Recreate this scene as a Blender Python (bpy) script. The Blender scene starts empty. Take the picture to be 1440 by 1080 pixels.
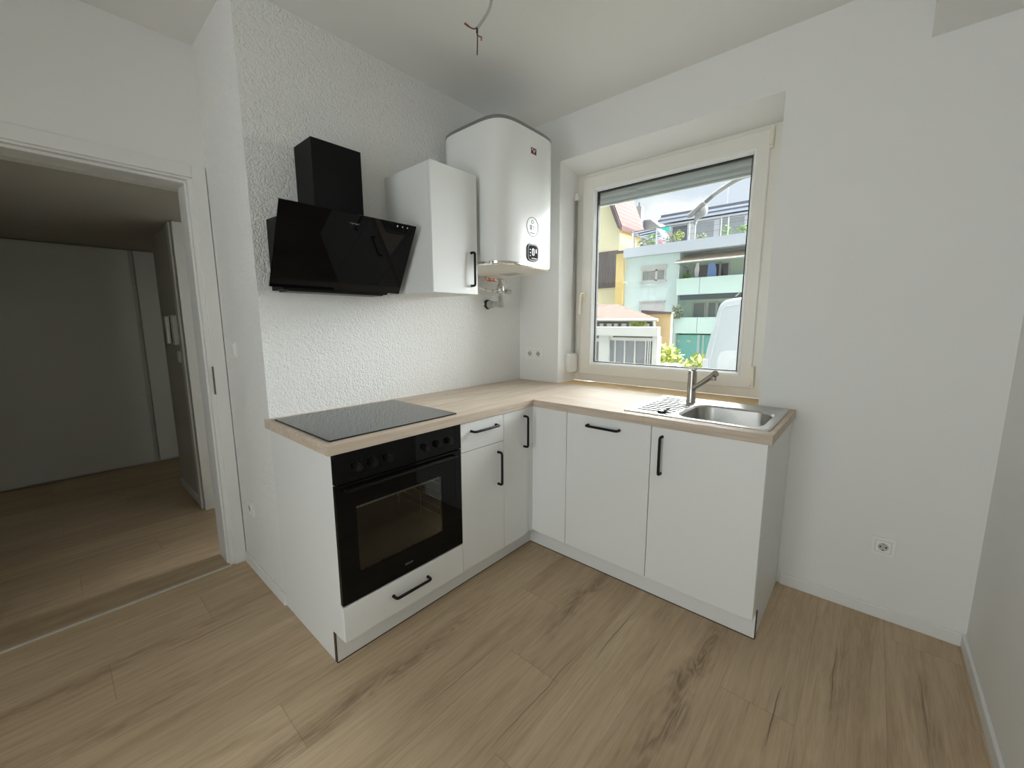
import bpy, bmesh, math, random
from mathutils import Vector, Matrix
random.seed(7)
sc = bpy.context.scene
COL = sc.collection
PI = math.pi

# ------------------------------------------------------------------ helpers
def new(): return bmesh.new()

def box(bm, x0, x1, y0, y1, z0, z1):
    vs = [bm.verts.new((x, y, z)) for z in (z0, z1) for y in (y0, y1) for x in (x0, x1)]
    for f in ((0, 2, 3, 1), (4, 5, 7, 6), (0, 1, 5, 4), (2, 6, 7, 3), (0, 4, 6, 2), (1, 3, 7, 5)):
        bm.faces.new([vs[i] for i in f])
    return bm

def prism(bm, pts, axis, a, b):
    """closed polygon pts in the two other axes, swept along axis from a to b"""
    def P(p, t):
        if axis == 'x': return (t, p[0], p[1])
        if axis == 'y': return (p[0], t, p[1])
        return (p[0], p[1], t)
    A = [bm.verts.new(P(p, a)) for p in pts]
    B = [bm.verts.new(P(p, b)) for p in pts]
    n = len(pts)
    fs = [bm.faces.new(A), bm.faces.new(list(reversed(B)))]
    for i in range(n):
        fs.append(bm.faces.new([A[i], B[i], B[(i + 1) % n], A[(i + 1) % n]]))
    bmesh.ops.recalc_face_normals(bm, faces=bm.faces)
    return bm

def frame_of(d):
    d = Vector(d).normalized()
    u = d.orthogonal().normalized()
    return u, d.cross(u).normalized()

def cyl(bm, p0, p1, r0, r1=None, n=24):
    r1 = r0 if r1 is None else r1
    p0, p1 = Vector(p0), Vector(p1)
    u, v = frame_of(p1 - p0)
    A = [bm.verts.new(p0 + (u * math.cos(t) + v * math.sin(t)) * r0) for t in [2 * PI * i / n for i in range(n)]]
    B = [bm.verts.new(p1 + (u * math.cos(t) + v * math.sin(t)) * r1) for t in [2 * PI * i / n for i in range(n)]]
    bm.faces.new(list(reversed(A))); bm.faces.new(B)
    for i in range(n):
        bm.faces.new([A[i], A[(i + 1) % n], B[(i + 1) % n], B[i]])
    return bm

def tube(bm, pts, r, n=10):
    pts = [Vector(p) for p in pts]
    rs = r if isinstance(r, (list, tuple)) else [r] * len(pts)
    rings, u = [], None
    for i, p in enumerate(pts):
        d = (pts[min(i + 1, len(pts) - 1)] - pts[max(i - 1, 0)]).normalized()
        if u is None: u = d.orthogonal().normalized()
        u = (u - d * u.dot(d)).normalized()
        v = d.cross(u)
        rings.append([bm.verts.new(p + (u * math.cos(t) + v * math.sin(t)) * rs[i]) for t in [2 * PI * k / n for k in range(n)]])
    for a, b in zip(rings, rings[1:]):
        for k in range(n):
            bm.faces.new([a[k], a[(k + 1) % n], b[(k + 1) % n], b[k]])
    bm.faces.new(list(reversed(rings[0]))); bm.faces.new(rings[-1])
    return bm

def smooth_path(pts, k=6):
    P = [Vector(p) for p in pts]; out = []
    for i in range(len(P) - 1):
        a, b, c, d = P[max(i - 1, 0)], P[i], P[i + 1], P[min(i + 2, len(P) - 1)]
        for j in range(k):
            t = j / k
            out.append(0.5 * ((2 * b) + (c - a) * t + (2 * a - 5 * b + 4 * c - d) * t * t + (3 * b - a - 3 * c + d) * t ** 3))
    out.append(P[-1]); return out

def torus(bm, c, axis, R, r, n=28, m=8):
    c = Vector(c); u, v = frame_of(axis); w = Vector(axis).normalized()
    rings = []
    for i in range(n):
        t = 2 * PI * i / n; e = u * math.cos(t) + v * math.sin(t)
        rings.append([bm.verts.new(c + e * (R + r * math.cos(s)) + w * r * math.sin(s)) for s in [2 * PI * k / m for k in range(m)]])
    for i in range(n):
        a, b = rings[i], rings[(i + 1) % n]
        for k in range(m):
            bm.faces.new([a[k], b[k], b[(k + 1) % m], a[(k + 1) % m]])
    return bm

def ellipsoid(bm, c, rx, ry, rz, nu=14, nv=8, zmin=-1.0):
    m = Matrix.Translation(c) @ Matrix.Diagonal((rx, ry, rz, 1))
    bmesh.ops.create_uvsphere(bm, u_segments=nu, v_segments=nv, radius=1, matrix=m)
    return bm

def rrect(x0, x1, y0, y1, r, n=8):
    pts = []
    for cx, cy, a0 in ((x1 - r, y1 - r, 0), (x0 + r, y1 - r, PI / 2), (x0 + r, y0 + r, PI), (x1 - r, y0 + r, 1.5 * PI)):
        for i in range(n + 1):
            a = a0 + PI / 2 * i / n
            pts.append((cx + r * math.cos(a), cy + r * math.sin(a)))
    return pts

def loft(bm, loops, cap0=False, cap1=False):
    L = [[bm.verts.new(p) for p in lp] for lp in loops]
    n = len(L[0])
    for a, b in zip(L, L[1:]):
        for i in range(n):
            bm.faces.new([a[i], a[(i + 1) % n], b[(i + 1) % n], b[i]])
    if cap0: bm.faces.new(list(reversed(L[0])))
    if cap1: bm.faces.new(L[-1])
    return bm

def world_loc(o):
    v = Vector((0, 0, 0))
    while o is not None:
        v += o.location; o = o.parent
    return v

def obj(name, bm, mat, parent=None, bevel=0.0, smooth=False, seg=2):
    """link bm (in room coordinates) as ONE mesh object"""
    if parent is not None:
        bmesh.ops.translate(bm, vec=-world_loc(parent), verts=bm.verts)
    bmesh.ops.recalc_face_normals(bm, faces=bm.faces)
    me = bpy.data.meshes.new(name)
    bm.to_mesh(me); bm.free()
    mats = mat if isinstance(mat, (list, tuple)) else [mat]
    for m in mats: me.materials.append(m)
    if smooth:
        for p in me.polygons: p.use_smooth = True
    o = bpy.data.objects.new(name, me)
    COL.objects.link(o)
    if parent is not None: o.parent = parent
    if smooth:
        try: me.set_sharp_from_angle(angle=math.radians(38))
        except Exception: pass
    if bevel > 0:
        b = o.modifiers.new('edge', 'BEVEL'); b.width = bevel; b.segments = seg; b.limit_method = 'ANGLE'; b.angle_limit = math.radians(50)
        b.harden_normals = False
    return o

def thing(name, label, cat, loc=(0, 0, 0), group=None):
    o = bpy.data.objects.new(name, None); COL.objects.link(o)
    o.empty_display_size = 0.05
    o.location = loc; o['label'] = label; o['category'] = cat
    if group: o['group'] = group
    return o

def tag(o, label, cat, group=None, kind=None):
    if label: o['label'] = label
    if cat: o['category'] = cat
    if group: o['group'] = group
    if kind: o['kind'] = kind
    return o

def struct(name, bm, mat, label, cat, **k):
    o = obj(name, bm, mat, **k); o['kind'] = 'structure'; o['label'] = label; o['category'] = cat
    return o

def struct_root(name, label, cat, loc=(0, 0, 0)):
    o = thing(name, label, cat, loc); o['kind'] = 'structure'; return o

# ------------------------------------------------------------------ materials
class NT:
    def __init__(s, name):
        s.m = bpy.data.materials.new(name); s.m.use_nodes = True
        s.t = s.m.node_tree; s.n = s.t.nodes; s.n.clear()
        s.out = s.n.new('ShaderNodeOutputMaterial')
        s.p = s.n.new('ShaderNodeBsdfPrincipled')
        s.link(s.p.outputs[0], s.out.inputs[0])
    def link(s, a, b): s.t.links.new(a, b)
    def node(s, kind, **k):
        nd = s.n.new(kind)
        for a, v in k.items(): setattr(nd, a, v)
        return nd
    def pos(s): return s.node('ShaderNodeNewGeometry').outputs['Position']
    def put(s, sock, v):
        if hasattr(v, 'is_linked'): s.link(v, sock)
        else: sock.default_value = v
    def math(s, op, a, b=0.0, c=0.0, clamp=False):
        nd = s.node('ShaderNodeMath', operation=op, use_clamp=clamp)
        s.put(nd.inputs[0], a); s.put(nd.inputs[1], b); s.put(nd.inputs[2], c)
        return nd.outputs[0]
    def vscale(s, v, sx, sy, sz):
        nd = s.node('ShaderNodeMapping'); s.link(v, nd.inputs['Vector']); nd.inputs['Scale'].default_value = (sx, sy, sz)
        return nd.outputs[0]
    def noise(s, v, scale, detail=4, rough=0.55, dist=0.0, out='Fac'):
        nd = s.node('ShaderNodeTexNoise'); s.link(v, nd.inputs['Vector'])
        nd.inputs['Scale'].default_value = scale; nd.inputs['Detail'].default_value = detail
        nd.inputs['Roughness'].default_value = rough; nd.inputs['Distortion'].default_value = dist
        return nd.outputs[out]
    def ramp(s, fac, stops):
        nd = s.node('ShaderNodeValToRGB'); s.link(fac, nd.inputs[0])
        e = nd.color_ramp.elements
        while len(e) < len(stops): e.new(0.5)
        for el, (p, c) in zip(e, stops):
            el.position = p; el.color = c if len(c) == 4 else (*c, 1)
        return nd.outputs[0]
    def mix(s, fac, a, b, blend='MIX'):
        nd = s.node('ShaderNodeMix', data_type='RGBA', blend_type=blend)
        s.put(nd.inputs[0], fac)
        s.put(nd.inputs[6], a if hasattr(a, 'is_linked') else (*a, 1))
        s.put(nd.inputs[7], b if hasattr(b, 'is_linked') else (*b, 1))
        return nd.outputs[2]
    def bump(s, h, strength=0.3, dist=0.002):
        nd = s.node('ShaderNodeBump'); s.link(h, nd.inputs['Height'])
        nd.inputs['Strength'].default_value = strength; nd.inputs['Distance'].default_value = dist
        s.link(nd.outputs[0], s.p.inputs['Normal'])
    def sep(s, v):
        nd = s.node('ShaderNodeSeparateXYZ'); s.link(v, nd.inputs[0]); return nd.outputs
    def comb(s, x, y, z):
        nd = s.node('ShaderNodeCombineXYZ')
        for i, v in enumerate((x, y, z)): s.put(nd.inputs[i], v)
        return nd.outputs[0]

def plain(name, c, rough=0.5, metal=0.0, spec=0.5, nscale=None, nstr=0.1, ndist=0.001, var=0.0, coat=0.0):
    s = NT(name); p = s.p
    p.inputs['Base Color'].default_value = (*c, 1)
    p.inputs['Roughness'].default_value = rough; p.inputs['Metallic'].default_value = metal
    p.inputs['Specular IOR Level'].default_value = spec
    p.inputs['Coat Weight'].default_value = coat
    if nscale:
        h = s.noise(s.pos(), nscale, 3)
        s.bump(h, nstr, ndist)
        if var:
            s.link(s.mix(s.noise(s.pos(), nscale * 0.13, 3), tuple(x * (1 - var) for x in c), tuple(min(1, x * (1 + var)) for x in c)), p.inputs['Base Color'])
    return s.m

def sr(r, g, b):
    f = lambda v: (v / 255 / 12.92) if v / 255 <= 0.04045 else ((v / 255 + 0.055) / 1.055) ** 2.4
    return (f(r), f(g), f(b))

def plaster(name, c, scale, strength, dist):
    s = NT(name); p = s.p
    pos = s.pos()
    n1 = s.noise(pos, scale, 2, 0.5, 0.6)
    n2 = s.noise(pos, scale * 0.45, 2)
    h = s.math('ADD', s.math('MULTIPLY', n1, 0.7), s.math('MULTIPLY', n2, 0.5))
    h = s.math('SMOOTH_MIN', h, 0.68, 0.08)
    s.bump(h, strength, dist)
    p.inputs['Base Color'].default_value = (*c, 1); p.inputs['Roughness'].default_value = 0.75
    p.inputs['Specular IOR Level'].default_value = 0.25
    return s.m

WALLC = (0.80, 0.80, 0.785)
M = {}
M['wall_rough'] = plaster('stippled plaster', WALLC, 105, 1.0, 0.010)
M['wall'] = plaster('painted plaster', WALLC, 120, 0.22, 0.002)
M['reveal'] = plaster('reveal plaster', (0.82, 0.82, 0.80), 120, 0.2, 0.002)
M['ceiling'] = plain('ceiling paint', (0.80, 0.795, 0.775), 0.85, spec=0.2, nscale=60, nstr=0.1)
M['trim'] = plain('white trim lacquer', (0.78, 0.78, 0.765), 0.4, nscale=300, nstr=0.02)
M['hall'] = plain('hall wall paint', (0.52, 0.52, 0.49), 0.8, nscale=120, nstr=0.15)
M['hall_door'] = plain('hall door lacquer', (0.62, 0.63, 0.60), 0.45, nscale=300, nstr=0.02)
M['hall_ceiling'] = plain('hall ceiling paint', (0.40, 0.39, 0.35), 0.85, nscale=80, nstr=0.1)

def streaks(s, x, y, lst, grain):
    """dark knotty streaks along single boards: (x, y0, y1, half width, strength, thin)"""
    tot = None
    wob = s.math('SUBTRACT', s.noise(s.comb(s.math('MULTIPLY', x, 2.0), s.math('MULTIPLY', y, 7.0), 0.0), 1.0, 3), 0.5)
    for (cx, y0, y1, hw, st, wa) in lst:
        dx = s.math('ABSOLUTE', s.math('SUBTRACT', s.math('ADD', x, s.math('MULTIPLY', wob, wa)), cx))
        m = s.math('SUBTRACT', 1.0, s.math('DIVIDE', dx, hw), clamp=True)
        cy, hl = (y0 + y1) / 2, abs(y1 - y0) / 2
        dy = s.math('DIVIDE', s.math('ABSOLUTE', s.math('SUBTRACT', y, cy)), hl)
        m2 = s.math('MULTIPLY', s.math('SUBTRACT', 1.0, s.math('POWER', dy, 3.0), clamp=True), st)
        mm = s.math('MULTIPLY', m, m2)
        tot = mm if tot is None else s.math('MAXIMUM', tot, mm)
    return tot

def floor_material():
    s = NT('oak laminate boards')
    x, y, z = s.sep(s.pos())
    u = s.math('DIVIDE', s.math('SUBTRACT', x, 0.763), 0.228)
    i = s.math('FLOOR', u)
    fu = s.math('SUBTRACT', u, i)
    v = s.math('DIVIDE', s.math('ADD', s.math('ADD', y, 0.895), s.math('MULTIPLY', i, 0.335)), 1.38)
    j = s.math('FLOOR', v); fv = s.math('SUBTRACT', v, j)
    wn = s.node('ShaderNodeTexWhiteNoise'); wn.noise_dimensions = '2D'
    s.link(s.comb(i, j, 0.0), wn.inputs['Vector'])
    rnd = wn.outputs['Value']
    off = s.math('MULTIPLY', rnd, 37.0)
    # fine grain
    g1 = s.noise(s.comb(s.math('ADD', s.math('MULTIPLY', x, 60.0), off), s.math('ADD', s.math('MULTIPLY', y, 3.0), off), off), 1.0, 5, 0.65, 0.4)
    g2 = s.noise(s.comb(s.math('ADD', s.math('MULTIPLY', x, 300.0), off), s.math('MULTIPLY', y, 14.0), off), 1.0, 3, 0.6)
    # broad cathedral figure
    d = s.noise(s.comb(s.math('ADD', s.math('MULTIPLY', x, 7.0), off), s.math('ADD', s.math('MULTIPLY', y, 0.9), off), off), 1.0, 3, 0.5, 0.8)
    rings = s.math('SINE', s.math('MULTIPLY', d, 55.0))
    rings = s.math('MULTIPLY', s.math('ADD', rings, 1.0), 0.5)
    base = s.ramp(d, [(0.22, sr(176, 154, 124)), (0.48, sr(202, 180, 149)), (0.75, sr(212, 191, 160))])
    base = s.mix(s.math('MULTIPLY', rings, 0.13), base, sr(140, 116, 90))
    base = s.mix(s.ramp(g1, [(0.42, (0, 0, 0)), (0.72, (0.42, 0.42, 0.42))]), base, sr(136, 112, 88))
    base = s.mix(s.ramp(g2, [(0.45, (0, 0, 0)), (0.8, (0.38, 0.38, 0.38))]), base, sr(218, 198, 172))
    # tone per board
    base = s.mix(s.math('MULTIPLY', rnd, 0.30), base, sr(152, 127, 102))
    # knotty dark streaks
    lst = [(0.72, -3.0, -0.95, 0.055, 0.85, 0.10), (1.03, -1.12, -0.45, 0.042, 1.0, 0.09), (1.58, -1.45, -0.45, 0.05, 1.0, 0.14),
           (-0.12, -2.9, -1.75, 0.045, 0.6, 0.12), (0.20, -2.6, -1.9, 0.04, 0.45, 0.12), (1.99, -0.8, -0.3, 0.03, 0.55, 0.06),
           (2.23, -0.75, -0.25, 0.035, 0.55, 0.06), (0.62, -1.5, -0.75, 0.03, 0.35, 0.08)]
    stk = streaks(s, x, y, lst, g1)
    fig = s.math('SINE', s.math('MULTIPLY', s.noise(s.comb(s.math('MULTIPLY', x, 15.0), s.math('MULTIPLY', y, 1.7), 3.0), 1.0, 3, 0.5, 0.7), 75.0))
    fig = s.math('ADD', s.math('MULTIPLY', fig, 0.35), 0.65)
    base = s.mix(s.math('MULTIPLY', s.math('MULTIPLY', stk, fig), 0.75, clamp=True), base, sr(112, 88, 69))
    cr = streaks(s, x, y, [(1.843, -1.0, -0.70, 0.003, 1.0, 0.012), (1.268, -1.06, -0.66, 0.003, 0.9, 0.02), (1.20, -1.6, -1.05, 0.0025, 0.8, 0.02),
                           (1.985, -0.72, -0.31, 0.003, 0.6, 0.012), (2.228, -0.69, -0.27, 0.003, 0.6, 0.012), (0.93, -1.7, -1.2, 0.0025, 0.7, 0.02),
                           (-0.06, -2.2, -1.75, 0.004, 0.7, 0.03)], g1)
    base = s.mix(s.math('MULTIPLY', cr, 0.85), base, sr(58, 42, 32))
    # joints
    e1 = s.math('MINIMUM', fu, s.math('SUBTRACT', 1.0, fu))
    e2 = s.math('MINIMUM', fv, s.math('SUBTRACT', 1.0, fv))
    jm = s.math('MAXIMUM', s.math('LESS_THAN', e1, 0.0035), s.math('LESS_THAN', e2, 0.0009))
    base = s.mix(s.math('MULTIPLY', jm, 0.35), base, sr(96, 76, 58))
    s.link(base, s.p.inputs['Base Color'])
    s.p.inputs['Roughness'].default_value = 0.55
    s.p.inputs['Specular IOR Level'].default_value = 0.35
    s.bump(s.math('SUBTRACT', g2, s.math('MULTIPLY', jm, 0.8)), 0.12, 0.001)
    return s.m
M['floor'] = floor_material()

def oak(name, along, light, mid, dark):
    s = NT(name)
    x, y, z = s.sep(s.pos())
    a, b = (x, y) if along == 'x' else (y, x)
    g = s.noise(s.comb(s.math('MULTIPLY', a, 5.0), s.math('MULTIPLY', b, 90.0), s.math('MULTIPLY', z, 90.0)), 1.0, 5, 0.62, 0.3)
    d = s.noise(s.comb(s.math('MULTIPLY', a, 1.6), s.math('MULTIPLY', b, 13.0), s.math('MULTIPLY', z, 13.0)), 1.0, 3, 0.5, 0.9)
    base = s.ramp(d, [(0.3, mid), (0.62, light)])
    base = s.mix(s.ramp(g, [(0.42, (0, 0, 0)), (0.75, (0.6, 0.6, 0.6))]), base, dark)
    k = s.noise(s.comb(s.math('MULTIPLY', a, 7.0), s.math('MULTIPLY', b, 20.0), 4.0), 1.0, 2, 0.5, 0.5)
    base = s.mix(s.ramp(k, [(0.70, (0, 0, 0)), (0.80, (0.55, 0.55, 0.55))]), base, sr(140, 112, 86))
    s.link(base, s.p.inputs['Base Color'])
    s.p.inputs['Roughness'].default_value = 0.58; s.p.inputs['Specular IOR Level'].default_value = 0.25
    s.bump(g, 0.1, 0.0008)
    return s.m
M['top_y'] = oak('worktop oak along wall', 'y', sr(207, 193, 177), sr(192, 175, 157), sr(164, 145, 126))
M['top_x'] = oak('worktop oak along window', 'x', sr(207, 193, 177), sr(192, 175, 157), sr(164, 145, 126))
M['sill'] = oak('window sill wood', 'x', sr(226, 200, 158), sr(214, 184, 138), sr(190, 158, 112))
M['chip'] = plain('raw plinth end', sr(84, 62, 48), 0.8, nscale=400, nstr=0.3)
M['front'] = plain('white melamine', (0.79, 0.80, 0.79), 0.38, nscale=900, nstr=0.04)
M['carcass'] = plain('white carcass', (0.75, 0.76, 0.75), 0.45, nscale=900, nstr=0.03)
M['inside'] = plain('painted gap shade', (0.03, 0.03, 0.03), 0.9, nscale=200, nstr=0.05)  # near-black colour standing for shade in the hall door gap
M['black_metal'] = plain('matt black metal', (0.005, 0.005, 0.006), 0.5, spec=0.25, nscale=500, nstr=0.03)
M['hood_metal'] = plain('black lacquered steel', (0.004, 0.0043, 0.0045), 0.5, spec=0.16, nscale=500, nstr=0.03)
M['black_glass'] = plain('black glass', (0.0025, 0.0025, 0.003), 0.03, spec=0.22, nscale=6, nstr=0.01)
M['cooktop'] = plain('cooktop glass', (0.006, 0.006, 0.0065), 0.06, spec=0.62, nscale=140, nstr=0.04, ndist=0.0006)
M['black_plastic'] = plain('black plastic', (0.006, 0.006, 0.006), 0.3, spec=0.3, nscale=400, nstr=0.03)
M['matt_black'] = plain('matt black bar', (0.005, 0.005, 0.005), 0.75, spec=0.12, nscale=400, nstr=0.03)
M['enamel'] = plain('oven enamel', (0.13, 0.13, 0.115), 0.4, nscale=300, nstr=0.1)
M['chrome'] = plain('chrome', (0.72, 0.72, 0.71), 0.12, 1.0, nscale=400, nstr=0.02)
M['nickel'] = plain('brushed nickel', (0.46, 0.44, 0.40), 0.24, 1.0, nscale=400, nstr=0.04)
M['wire'] = plain('chromed wire', (0.85, 0.85, 0.83), 0.35, 0.4, nscale=400, nstr=0.02)
M['copper'] = plain('copper pipe', (0.62, 0.30, 0.20), 0.35, 0.9, nscale=200, nstr=0.1)
M['boiler'] = plain('boiler enamel', (0.80, 0.81, 0.80), 0.2, spec=0.4, nscale=12, nstr=0.02)
M['boiler_grey'] = plain('boiler grey band', (0.20, 0.205, 0.205), 0.35, nscale=200, nstr=0.03)
M['boiler_under'] = plain('boiler underside', (0.74, 0.72, 0.66), 0.5, nscale=200, nstr=0.03)
M['white_plastic'] = plain('white plastic', (0.80, 0.80, 0.77), 0.3, nscale=300, nstr=0.02)
M['socket'] = plain('socket plastic', (0.84, 0.84, 0.82), 0.3, nscale=300, nstr=0.02)
M['socket_floor'] = plain('socket recess', (0.50, 0.50, 0.48), 0.5, nscale=300, nstr=0.02)
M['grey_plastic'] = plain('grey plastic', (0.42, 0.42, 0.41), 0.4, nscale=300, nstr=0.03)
M['frame'] = plain('window pvc', (0.80, 0.78, 0.72), 0.33, nscale=200, nstr=0.03)
M['bead'] = plain('glazing bead pvc', (0.84, 0.85, 0.84), 0.3, nscale=200, nstr=0.02)
M['gasket'] = plain('black gasket', (0.012, 0.012, 0.014), 0.6, nscale=300, nstr=0.05)
M['cream'] = plain('cream handle', (0.82, 0.77, 0.64), 0.3, nscale=300, nstr=0.02)
M['strap'] = plain('grey webbing', (0.33, 0.32, 0.30), 0.85, nscale=600, nstr=0.4)
M['shutter'] = plain('shutter pvc', (0.30, 0.315, 0.31), 0.5, nscale=200, nstr=0.05)
M['alu'] = plain('aluminium strip', (0.70, 0.69, 0.66), 0.4, 0.15, nscale=300, nstr=0.05)
M['steel_dark'] = plain('dark strike plate', (0.18, 0.18, 0.17), 0.4, 0.9, nscale=300, nstr=0.05)
M['hole'] = plain('socket hole', (0.01, 0.01, 0.01), 0.8, nscale=200, nstr=0.02)
M['cable'] = plain('grey cable sheath', (0.42, 0.42, 0.40), 0.5, nscale=300, nstr=0.05)
M['wire_brown'] = plain('brown wire', sr(110, 66, 54), 0.5, nscale=300, nstr=0.05)
M['wire_black'] = plain('black wire', (0.02, 0.02, 0.02), 0.5, nscale=300, nstr=0.05)
M['wire_red'] = plain('reddish wire', sr(150, 92, 76), 0.5, nscale=300, nstr=0.05)
M['print'] = plain('grey print', (0.10, 0.10, 0.10), 0.5, nscale=300, nstr=0.02)
M['icon'] = plain('white print', (0.75, 0.75, 0.75), 0.5, nscale=300, nstr=0.02)
M['red_logo'] = plain('dark red emblem', sr(112, 34, 38), 0.4, nscale=300, nstr=0.02)
M['dim_print'] = plain('faint print', (0.10, 0.10, 0.10), 0.5, nscale=300, nstr=0.02)

def steel_material():
    s = NT('brushed steel sink')
    x, y, z = s.sep(s.pos())
    n = s.noise(s.comb(s.math('MULTIPLY', x, 12.0), s.math('MULTIPLY', y, 320.0), s.math('MULTIPLY', z, 320.0)), 1.0, 3)
    s.p.inputs['Base Color'].default_value = (0.54, 0.535, 0.52, 1)
    s.p.inputs['Metallic'].default_value = 1.0
    s.link(s.math('ADD', s.math('MULTIPLY', n, 0.14), 0.27), s.p.inputs['Roughness'])
    s.bump(n, 0.06, 0.0005)
    return s.m
M['steel'] = steel_material()

def glass_material(name, tint, ior=1.45, gloss_col=(1, 1, 1)):
    m = bpy.data.materials.new(name); m.use_nodes = True
    t = m.node_tree; t.nodes.clear()
    out = t.nodes.new('ShaderNodeOutputMaterial'); mx = t.nodes.new('ShaderNodeMixShader')
    tr = t.nodes.new('ShaderNodeBsdfTransparent'); gl = t.nodes.new('ShaderNodeBsdfGlossy'); fr = t.nodes.new('ShaderNodeFresnel')
    tr.inputs[0].default_value = (*tint, 1); gl.inputs['Roughness'].default_value = 0.01; gl.inputs['Color'].default_value = (*gloss_col, 1)
    fr.inputs['IOR'].default_value = ior
    t.links.new(fr.outputs[0], mx.inputs[0]); t.links.new(tr.outputs[0], mx.inputs[1]); t.links.new(gl.outputs[0], mx.inputs[2])
    t.links.new(mx.outputs[0], out.inputs[0])
    return m
M['pane'] = glass_material('clear pane', (0.97, 0.985, 0.98))
M['oven_pane'] = glass_material('tinted oven pane', (0.72, 0.72, 0.68), 1.38)

# ------------------------------------------------------------------ camera
cam_d = bpy.data.cameras.new('camera'); cam = bpy.data.objects.new('camera', cam_d); COL.objects.link(cam)
yaw, pitch, roll = math.radians(41.2518), math.radians(-8.4869), math.radians(-0.1909)
fw = Vector((-math.sin(yaw) * math.cos(pitch), math.cos(yaw) * math.cos(pitch), math.sin(pitch)))
ri = Vector((math.cos(yaw), math.sin(yaw), 0)); up = ri.cross(fw)
ri2 = ri * math.cos(roll) + up * math.sin(roll); up2 = -ri * math.sin(roll) + up * math.cos(roll)
mw = Matrix((ri2, up2, -fw)).transposed().to_4x4(); mw.translation = Vector((1.9741, -2.3424, 1.3167))
cam.matrix_world = mw
cam_d.sensor_fit = 'HORIZONTAL'; cam_d.sensor_width = 36.0; cam_d.lens = 574.986 / 1440 * 36.0
cam_d.clip_start = 0.02; cam_d.clip_end = 300
sc.camera = cam

# ------------------------------------------------------------------ room shell
ZC = 2.615; XR = 2.377; YB = -4.4; XD = -0.573; XDB = -0.73; YC = -1.722
FAR = -3.08
bm = new(); box(bm, -4.2, XR + 0.15, YB - 0.15, 0.0, -0.12, 0.0)
struct('floor', bm, M['floor'], 'light brown oak laminate floor running through the kitchen and hallway', 'floor')
bm = new(); box(bm, XD, XR + 0.15, YB - 0.15, 0.30, ZC, ZC + 0.12)
struct('ceiling', bm, M['ceiling'], 'plain white kitchen ceiling', 'ceiling')
bm = new(); box(bm, XD, 0.0, YC, 0.42, 0, ZC)
struct('wall_left', bm, M['wall_rough'], 'white stippled plaster wall behind the range hood and boiler', 'wall')
# window wall with its reveal
WX0, WX1 = 0.345, 1.574
bm = new()
box(bm, 0.0, WX0, 0.0, 0.42, 0, ZC)
box(bm, WX1, XR + 0.15, 0.0, 0.42, 0, ZC)
box(bm, WX0, WX1, 0.0, 0.42, 0, 0.86)
prism(bm, [(0, 2.353), (0.215, 2.312), (0.30, 2.312), (0.30, 2.235), (0.42, 2.235), (0.42, ZC), (0, ZC)], 'x', WX0, WX1)
box(bm, WX0, 0.385, 0.295, 0.42, 0.86, 2.24)
box(bm, 1.535, WX1, 0.295, 0.42, 0.86, 2.24)
struct('wall_window', bm, M['wall'], 'white wall with the deep window opening above the sink', 'wall')
bm = new(); box(bm, XR, XR + 0.15, YB, 0.0, 0, ZC)
struct('wall_right', bm, M['wall'], 'plain white wall meeting the window wall at the floor socket corner', 'wall')
bm = new(); box(bm, 2.035, XR, YB, 0.0, 2.378, ZC)
struct('trim_1', bm, M['wall'], 'white boxed-in beam under the ceiling along the side wall', 'beam')
# rear wall, unseen, with a large window added to let fill light in
bm = new()
box(bm, XD, 0.75, YB - 0.15, YB, 0, ZC); box(bm, 2.25, XR, YB - 0.15, YB, 0, ZC)
box(bm, 0.75, 2.25, YB - 0.15, YB, 0, 0.35); box(bm, 0.75, 2.25, YB - 0.15, YB, 2.3, ZC)
struct('wall_back', bm, M['wall'], 'white rear wall with an added tall fill window behind the viewer', 'wall')
w2 = struct_root('fill_window', 'tall white framed window added in the unseen rear wall for fill light', 'window', (1.5, YB - 0.07, 0.35))
bm = new()
for a in ((0.75, 0.83), (1.46, 1.54), (2.17, 2.25)): box(bm, a[0], a[1], YB - 0.1, YB - 0.03, 0.35, 2.3)
box(bm, 0.75, 2.25, YB - 0.1, YB - 0.03, 0.35, 0.43); box(bm, 0.75, 2.25, YB - 0.1, YB - 0.03, 2.22, 2.3)
obj('window_frame', bm, M['frame'], w2)
bm = new(); box(bm, 0.80, 2.20, YB - 0.07, YB - 0.066, 0.4, 2.25); obj('pane', bm, M['pane'], w2)
# wall with the doorway to the hall
YO, YL, ZD = -1.800, -2.70, 2.003
bm = new()
box(bm, XDB, XD, YO, YC, 0, ZC); box(bm, XDB, XD, YB - 0.15, YL, 0, ZC); box(bm, XDB, XD, YL, YO, ZD, ZC)
struct('wall_door', bm, M['wall'], 'white wall around the open doorway to the dark hallway', 'wall')
# hallway
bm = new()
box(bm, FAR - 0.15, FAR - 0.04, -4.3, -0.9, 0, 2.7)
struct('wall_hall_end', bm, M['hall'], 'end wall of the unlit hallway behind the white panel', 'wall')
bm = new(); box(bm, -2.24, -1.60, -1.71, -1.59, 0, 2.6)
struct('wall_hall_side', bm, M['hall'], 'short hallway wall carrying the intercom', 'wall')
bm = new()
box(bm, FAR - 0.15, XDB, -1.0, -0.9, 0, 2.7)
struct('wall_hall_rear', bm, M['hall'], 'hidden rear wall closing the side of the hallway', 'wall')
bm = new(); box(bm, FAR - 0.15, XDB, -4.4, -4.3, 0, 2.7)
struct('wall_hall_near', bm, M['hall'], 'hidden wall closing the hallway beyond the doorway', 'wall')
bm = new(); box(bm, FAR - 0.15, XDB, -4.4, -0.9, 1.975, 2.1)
struct('ceiling_hall', bm, M['hall_ceiling'], 'low ceiling of the dark hallway', 'ceiling')
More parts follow.
